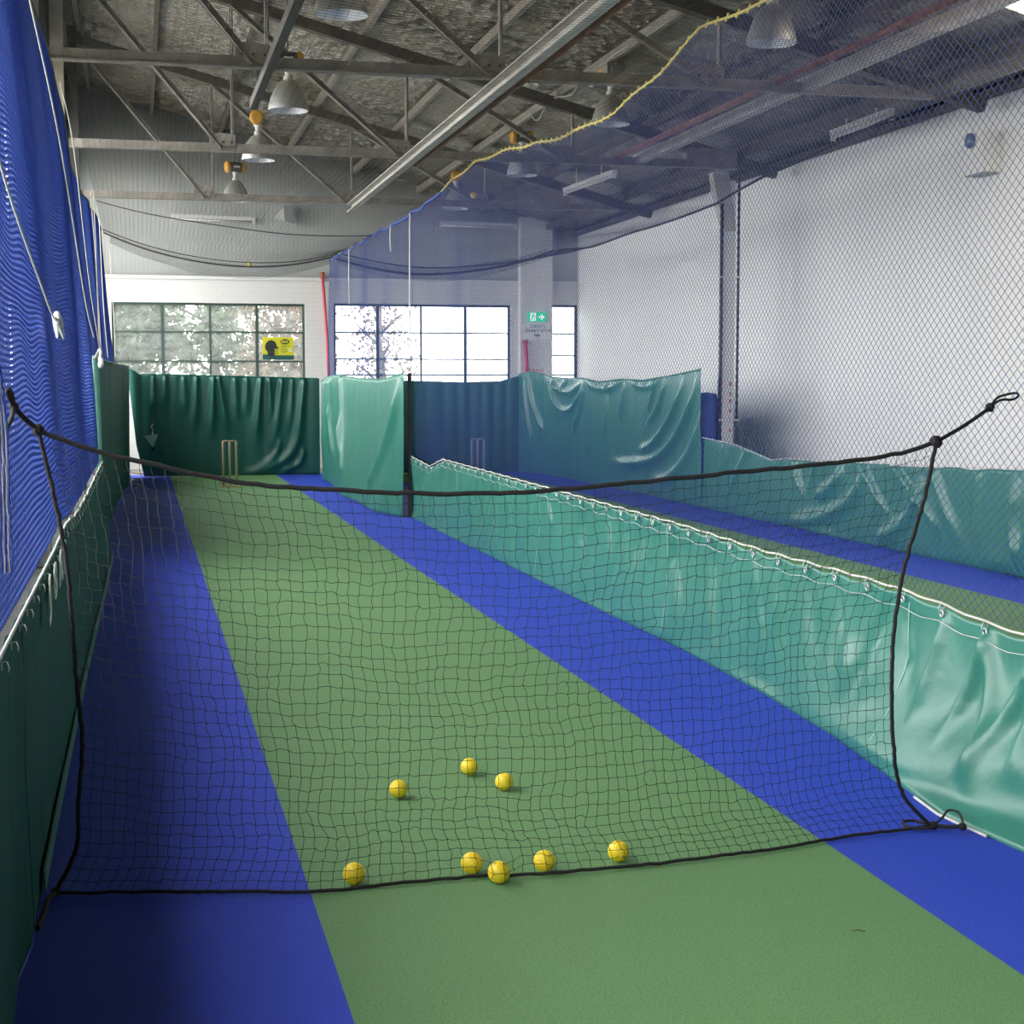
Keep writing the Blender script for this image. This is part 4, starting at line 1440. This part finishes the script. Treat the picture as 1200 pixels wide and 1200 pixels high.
# right foot: bow and tie to the tarp rope
bcord('tie_bow', [(2.745, 5.04, 0.016), (2.70, 5.10, 0.02), (2.655, 5.095, 0.02), (2.645, 5.045, 0.016), (2.70, 5.015, 0.016), (2.745, 5.02, 0.016)], 0.0055)
bcord('tie_cord', [(2.74, 5.035, 0.018), (2.79, 5.0, 0.02), (2.825, 4.985, 0.025)], 0.0075)
bcord('tie_loop', [(2.74, 5.035, 0.018), (2.80, 5.08, 0.03), (2.835, 5.10, 0.05), (2.855, 5.06, 0.05), (2.835, 4.99, 0.025)], 0.0045)
knot((2.742, 5.035, 0.018), 0.010)
knot((2.828, 4.985, 0.022), 0.010)
# left foot tie
bcord('tie_cord', [(-0.282, 5.007, 0.012), (-0.30, 4.93, 0.014), (-0.305, 4.80, 0.012), (-0.315, 4.68, 0.012)], 0.0085)
knot((-0.282, 5.007, 0.014), 0.009)

# ------------------------------------------------------------------ balls
bmb = bmesh.new()
bmesh.ops.create_icosphere(bmb, subdivisions=5, radius=0.036)
nd = 150
dirs = []
for k in range(nd):
    z = 1 - 2 * (k + 0.5) / nd
    ph = k * PI * (3 - math.sqrt(5))
    dirs.append((math.sqrt(1 - z * z) * math.cos(ph), math.sqrt(1 - z * z) * math.sin(ph), z))
dirs = np.array(dirs)
co = np.array([tuple(v_.co) for v_ in bmb.verts])
nn = co / np.linalg.norm(co, axis=1)[:, None]
ang = np.arccos(np.clip((nn @ dirs.T).max(axis=1), -1, 1))
dep = np.clip(1 - (ang / 0.125) ** 2, 0, 1) * 0.0018
for v_, n_, d_ in zip(bmb.verts, nn, dep):
    v_.co = Vector(n_ * (0.036 - d_))
ball_me = bpy.data.meshes.new('bowling_machine_ball')
bmb.to_mesh(ball_me)
bmb.free()
ball_me.polygons.foreach_set('use_smooth', [True] * len(ball_me.polygons))
ball_me.materials.append(M['ball_yellow'])
BL = ['yellow dimpled ball farthest back on the green turf, last of the rear three',
      'yellow dimpled ball on its own at the left of the rear three',
      'yellow dimpled ball at the right of the rear three on the turf',
      'leftmost yellow dimpled ball in the row along the net foot rope',
      'yellow dimpled ball just behind left of the one lying on the foot rope',
      'yellow dimpled ball lying on the foot rope, nearest the camera',
      'yellow dimpled ball right of the one lying on the foot rope',
      'rightmost yellow dimpled ball in the row along the net foot rope']
for (bx, by), lb in zip(BALLS, BL):
    o = link('dimpled_ball', ball_me)
    o.location = (bx, by, 0.0362)
    o.rotation_euler = (random.uniform(0, 6), random.uniform(0, 6), random.uniform(0, 6))
    tag(o, lb, 'ball', 'yellow practice balls on the turf')
for (x, y, z, s, lb) in ((1.82, 26.42, 3.47, 1.0, 'small yellow ball caught in the sagging back edge of the overhead net'),
                         (3.710, 17.567, 3.60, 1.0, 'small yellow ball lying on the overhead net above the right lane')):
    o = link('dimpled_ball', ball_me)
    o.location = (x, y, float((on1_z if x < 3.2 else on2_z)(np.array(x), np.array(y))) + 0.037)
    o.scale = (s, s, s)
    tag(o, lb, 'ball', 'yellow balls caught overhead')


# ------------------------------------------------------------------ stumps
def stumps(loc, label, mt):
    r_ = empty('cricket_stumps', loc)
    tag(r_, label, 'cricket stumps')
    MB().box(-0.155, 0.155, -0.06, 0.06, 0.0, 0.022).build('base_board', M[mt], r_)
    for x in (-0.1, 0, 0.1):
        MB().lathe([(0.0, 0.022), (0.019, 0.022), (0.019, 0.66), (0.0195, 0.68), (0.017, 0.69), (0.017, 0.70), (0.0, 0.702)], 12, (x, 0, 0)).build('stump', M[mt], r_, True)
    for x in (-0.05, 0.05):
        MB().tube([(x - 0.055, 0, 0.708), (x - 0.03, 0, 0.708), (x - 0.028, 0, 0.708), (x, 0, 0.708), (x + 0.028, 0, 0.708), (x + 0.03, 0, 0.708), (x + 0.055, 0, 0.708)], [0.006, 0.006, 0.010, 0.011, 0.010, 0.006, 0.006], 8).build('bail', M[mt], r_, True)


stumps((1.34, 24.4, 0), 'pale wooden cricket stumps with bails at the end of the left lane', 'wood')
stumps((5.215, 24.4, 0), 'greyish cricket stumps in the right lane, seen through the blue net', 'stump_grey')

# white triangular tag hung in front of the back curtain
r = empty('triangular_tag', (0.20, 27.2, 0.48))
tag(r, 'small white triangular tag hanging from a cord before the dark curtain', 'tag')
MB().poly([(-0.12, 0, 0.22), (0.11, 0, 0.25), (0.02, 0, 0.02)], (0, 0.02, 0)).build('panel', M['plastic_white'], r)
MB().box(-0.005, 0.045, -0.01, 0.03, -0.03, 0.03).build('tip_cap', M['black_paint'], r)
rope('cord', [(0.02, 0, 0.24), (0.025, 0, 0.33), (0.0, 0, 0.37), (0.02, 0.05, 0.40), (0.02, 0.25, 0.42)], 0.008, M['rope_white'], r)
# red poles against the back wall
for (p, q, lb) in (((3.385, 29.7, 3.60), (3.50, 29.7, 1.2), 'long thin red pole on the back wall between the two large windows'),
                   ((7.24, 29.53, 2.39), (7.27, 29.53, 1.5), 'short pinkish red pole on the white pilaster under the exit sign')):
    r = empty('red_pole', q)
    tag(r, lb, 'pole')
    a = Vector(p) - Vector(q)
    w = 0.028 if p[0] < 5 else 0.04
    MB().tube([(0, 0, 0), a * 0.5 + Vector((0.02, 0, 0)), a], w, 8).build('shaft', M['red_pole'], r, True)
    MB().tube([a * 0.985, a * 1.02], w * 1.5, 8).build('top_cap', M['brick_red'], r)
    MB().box(a.x - 0.03, a.x + 0.03, 0, 0.12, a.z * 0.97, a.z * 0.985).build('hook', M['steel_dark'], r)

# ------------------------------------------------------------------ signs
r = empty('exit_sign', (7.485, 29.585, 2.762))
tag(r, 'green emergency exit sign with running figure and arrow on the white pilaster', 'sign')
MB().box(-0.18, 0.18, -0.03, 0.01, 0, 0.18).build('sign_box', M['sign_green'], r)
dp = MB().box(-0.135, -0.025, -0.034, -0.03, 0.012, 0.168).build('doorway_panel', M['sign_white'], r)
fg = MB()
yv = -0.037


def flat(mb, pts, y=yv):
    mb.poly([(a, y, b) for a, b in pts], (0, 0.002, 0))


flat(fg, [(-0.078 + 0.013 * math.cos(t), 0.145 + 0.013 * math.sin(t)) for t in np.linspace(0, 2 * PI, 9)[:-1]])
flat(fg, [(-0.095, 0.125), (-0.068, 0.13), (-0.072, 0.075), (-0.098, 0.08)])
flat(fg, [(-0.075, 0.085), (-0.05, 0.055), (-0.055, 0.025), (-0.045, 0.025), (-0.038, 0.06), (-0.07, 0.095)])
flat(fg, [(-0.098, 0.085), (-0.085, 0.08), (-0.10, 0.045), (-0.125, 0.03), (-0.13, 0.04), (-0.112, 0.055)])
flat(fg, [(-0.07, 0.125), (-0.045, 0.10), (-0.04, 0.108), (-0.065, 0.135)])
fg.build('running_figure', M['sign_green'], dp)
ar = MB()
flat(ar, [(0.03, 0.075), (0.09, 0.075), (0.065, 0.04), (0.095, 0.04), (0.15, 0.09), (0.095, 0.14), (0.065, 0.14), (0.09, 0.105), (0.03, 0.105)], -0.034)
ar.build('arrow', M['sign_white'], r)

r = empty('directional_sign', (7.50, 29.597, 2.43))
tag(r, 'pale notice reading TOILETS CHANGE ROOMS with an arrow below the exit sign', 'sign')
MB().box(-0.27, 0.27, -0.010, 0.0, 0.0, 0.30).build('board', M['render_white'], r)
text_mesh('TOILETS', 0.085, 'lettering', 'ink_grey', r, (-0.165, -0.012, 0.215), (math.radians(90), 0, 0), 1.0)
text_mesh('CHANGE ROOMS', 0.070, 'lettering', 'ink_grey', r, (-0.245, -0.012, 0.135), (math.radians(90), 0, 0), 0.95)
ar = MB()
flat(ar, [(-0.06, 0.055), (0.0, 0.055), (0.0, 0.03), (0.055, 0.07), (0.0, 0.11), (0.0, 0.085), (-0.06, 0.085)], -0.013)
ar.build('arrow', M['ink_green'], r)
r = empty('notice_sign', (7.50, 29.597, 1.70))
tag(r, 'pale notice with red PLEASE lettering just above the swagged curtain', 'sign')
MB().box(-0.25, 0.25, -0.010, 0.0, 0.0, 0.18).build('board', M['render_white'], r)
text_mesh('PLEASE', 0.095, 'lettering', 'ink_red', r, (-0.20, -0.012, 0.095), (math.radians(90), 0, 0), 1.1)
MB().box(-0.15, 0.16, -0.013, -0.010, 0.05, 0.065).build('red_line', M['ink_red'], r)

# yellow advertising board behind the left window pane row
r = empty('yellow_poster', (2.56, 29.83, 2.02))
tag(r, 'yellow poster with a dark batting helmet stuck in the left window', 'poster')
MB().box(-0.29, 0.29, 0.0, 0.008, 0.0, 0.42).build('panel', M['poster_yellow'], r)
MB().box(-0.29, 0.29, -0.003, 0.0, 0.0, 0.085).box(-0.29, -0.06, -0.003, 0.0, 0.085, 0.10).build('green_band', M['poster_green'], r)
hel = MB()
hp = [(-0.19, 0.06), (-0.20, 0.15), (-0.235, 0.19), (-0.245, 0.25), (-0.225, 0.31), (-0.18, 0.355), (-0.12, 0.365), (-0.065, 0.34), (-0.035, 0.29), (-0.03, 0.25), (0.01, 0.225), (0.0, 0.21), (-0.05, 0.215), (-0.075, 0.20), (-0.07, 0.15), (-0.085, 0.06)]
flat(hel, hp, -0.006)
hpic = hel.build('helmet_picture', M['poster_black'], r)
gr = MB()
for z in (0.11, 0.14, 0.17, 0.2):
    gr.bar((-0.08, -0.006, z), (0.0, -0.006, z + 0.005), 0.003, 0.009)
gr.build('helmet_grille', M['poster_black'], hpic)
lg = MB()
flat(lg, [(0.125 + 0.085 * math.cos(t), 0.335 + 0.05 * math.sin(t)) for t in np.linspace(0, 2 * PI, 25)[:-1]], -0.006)
olo = lg.build('oval_logo', M['poster_black'], r)
lt2 = MB()
for k, x in enumerate((0.065, 0.09, 0.115, 0.14, 0.165)):
    lt2.box(x, x + 0.015, -0.008, -0.006, 0.31 + 0.004 * (k % 2), 0.36)
lt2.build('logo_strokes', M['poster_yellow'], olo)
ln3 = MB()
for z, w in ((0.255, 0.16), (0.225, 0.10), (0.19, 0.11), (0.155, 0.13), (0.13, 0.10)):
    ln3.box(0.05, 0.05 + w, -0.005, -0.003, z, z + 0.009)
ln3.build('small_print', M['poster_green'], r)
tg = MB()
flat(tg, [(0.19, 0.16), (0.27, 0.16), (0.23, 0.23)], -0.006)
tg.build('triangle_mark', M['plastic_white'], r)
tg = MB()
flat(tg, [(0.213, 0.17), (0.247, 0.17), (0.23, 0.2)], -0.009)
tg.build('triangle_centre', M['ink_grey'], r)


# ------------------------------------------------------------------ trees outside the back windows
def tree(loc, h, rad, n, label, mt, leaf=0.14):
    r_ = empty('garden_tree', loc)
    tag(r_, label, 'tree', 'trees outside the back windows')
    MB().tube([(0, 0, 0), (0.06, 0.02, h * 0.35), (-0.05, 0, h * 0.62), (0.02, 0, h * 0.9)], [0.13, 0.11, 0.08, 0.03], 8).build('trunk', M['bark'], r_, True)
    for k in range(7):
        a = k * 2.4
        z0 = h * (0.3 + 0.07 * k)
        MB().tube([(0, 0, z0), (0.5 * rad * math.cos(a), 0.5 * rad * math.sin(a), z0 + 0.35), (0.85 * rad * math.cos(a + .2), 0.85 * rad * math.sin(a + .2), z0 + 0.55)], [0.045, 0.03, 0.012], 6).build('branch', M['bark'], r_, True)
    # leaves gathered in clumps
    nc = 40
    cc = np.clip(RNG.standard_normal((nc, 3)), -1.6, 1.6) * np.array([rad * 0.5, rad * 0.45, h * 0.22]) + np.array([0, 0, h * 0.56])
    idx = RNG.integers(0, nc, n)
    c_ = cc[idx] + np.clip(RNG.standard_normal((n, 3)), -1.8, 1.8) * np.array([0.24, 0.24, 0.21])
    c_[:, 2] = np.maximum(c_[:, 2], 0.3)
    d1 = RNG.standard_normal((n, 3))
    d1 /= np.linalg.norm(d1, axis=1)[:, None]
    d2 = np.cross(d1, RNG.standard_normal((n, 3)))
    d2 /= np.linalg.norm(d2, axis=1)[:, None]
    s = leaf * (0.6 + 0.7 * RNG.random((n, 1)))
    V_ = np.stack([c_ - d1 * s * 0.5, c_ + d2 * s * 0.28, c_ + d1 * s * 0.5, c_ - d2 * s * 0.28], 1).reshape(-1, 3)
    Q_ = np.arange(4 * n).reshape(-1, 4)
    o_ = link('foliage', np_mesh('foliage', V_, Q_, False), M[mt], r_)
    tag(o_, kind='stuff')


tree((-0.35, 33.4, -0.12), 4.6, 1.15, 4600, 'leafy tree outside behind the left half of the left window', 'leaf_green', 0.19)
tree((1.7, 36.9, -0.12), 5.2, 1.4, 4200, 'leafy tree outside behind the middle of the left window', 'leaf_green', 0.19)
tree((3.1, 33.2, -0.12), 4.5, 1.0, 3600, 'brown-leaved tree outside behind the yellow poster', 'leaf_brown', 0.17)
tree((5.6, 37.2, -0.12), 4.4, 0.8, 1300, 'sparse tree outside behind the left panes of the middle window', 'leaf_brown', 0.12)

# a scrap on the turf
P_ = rope('loose_straw', [(1.999, 4.138, 0.003), (2.017, 4.132, 0.006), (2.035, 4.124, 0.003)], 0.0018, M['timber_dark'], None, 4, 5)
tag(P_, 'tiny dark straw lying on the green turf in the near right foreground', 'straw')
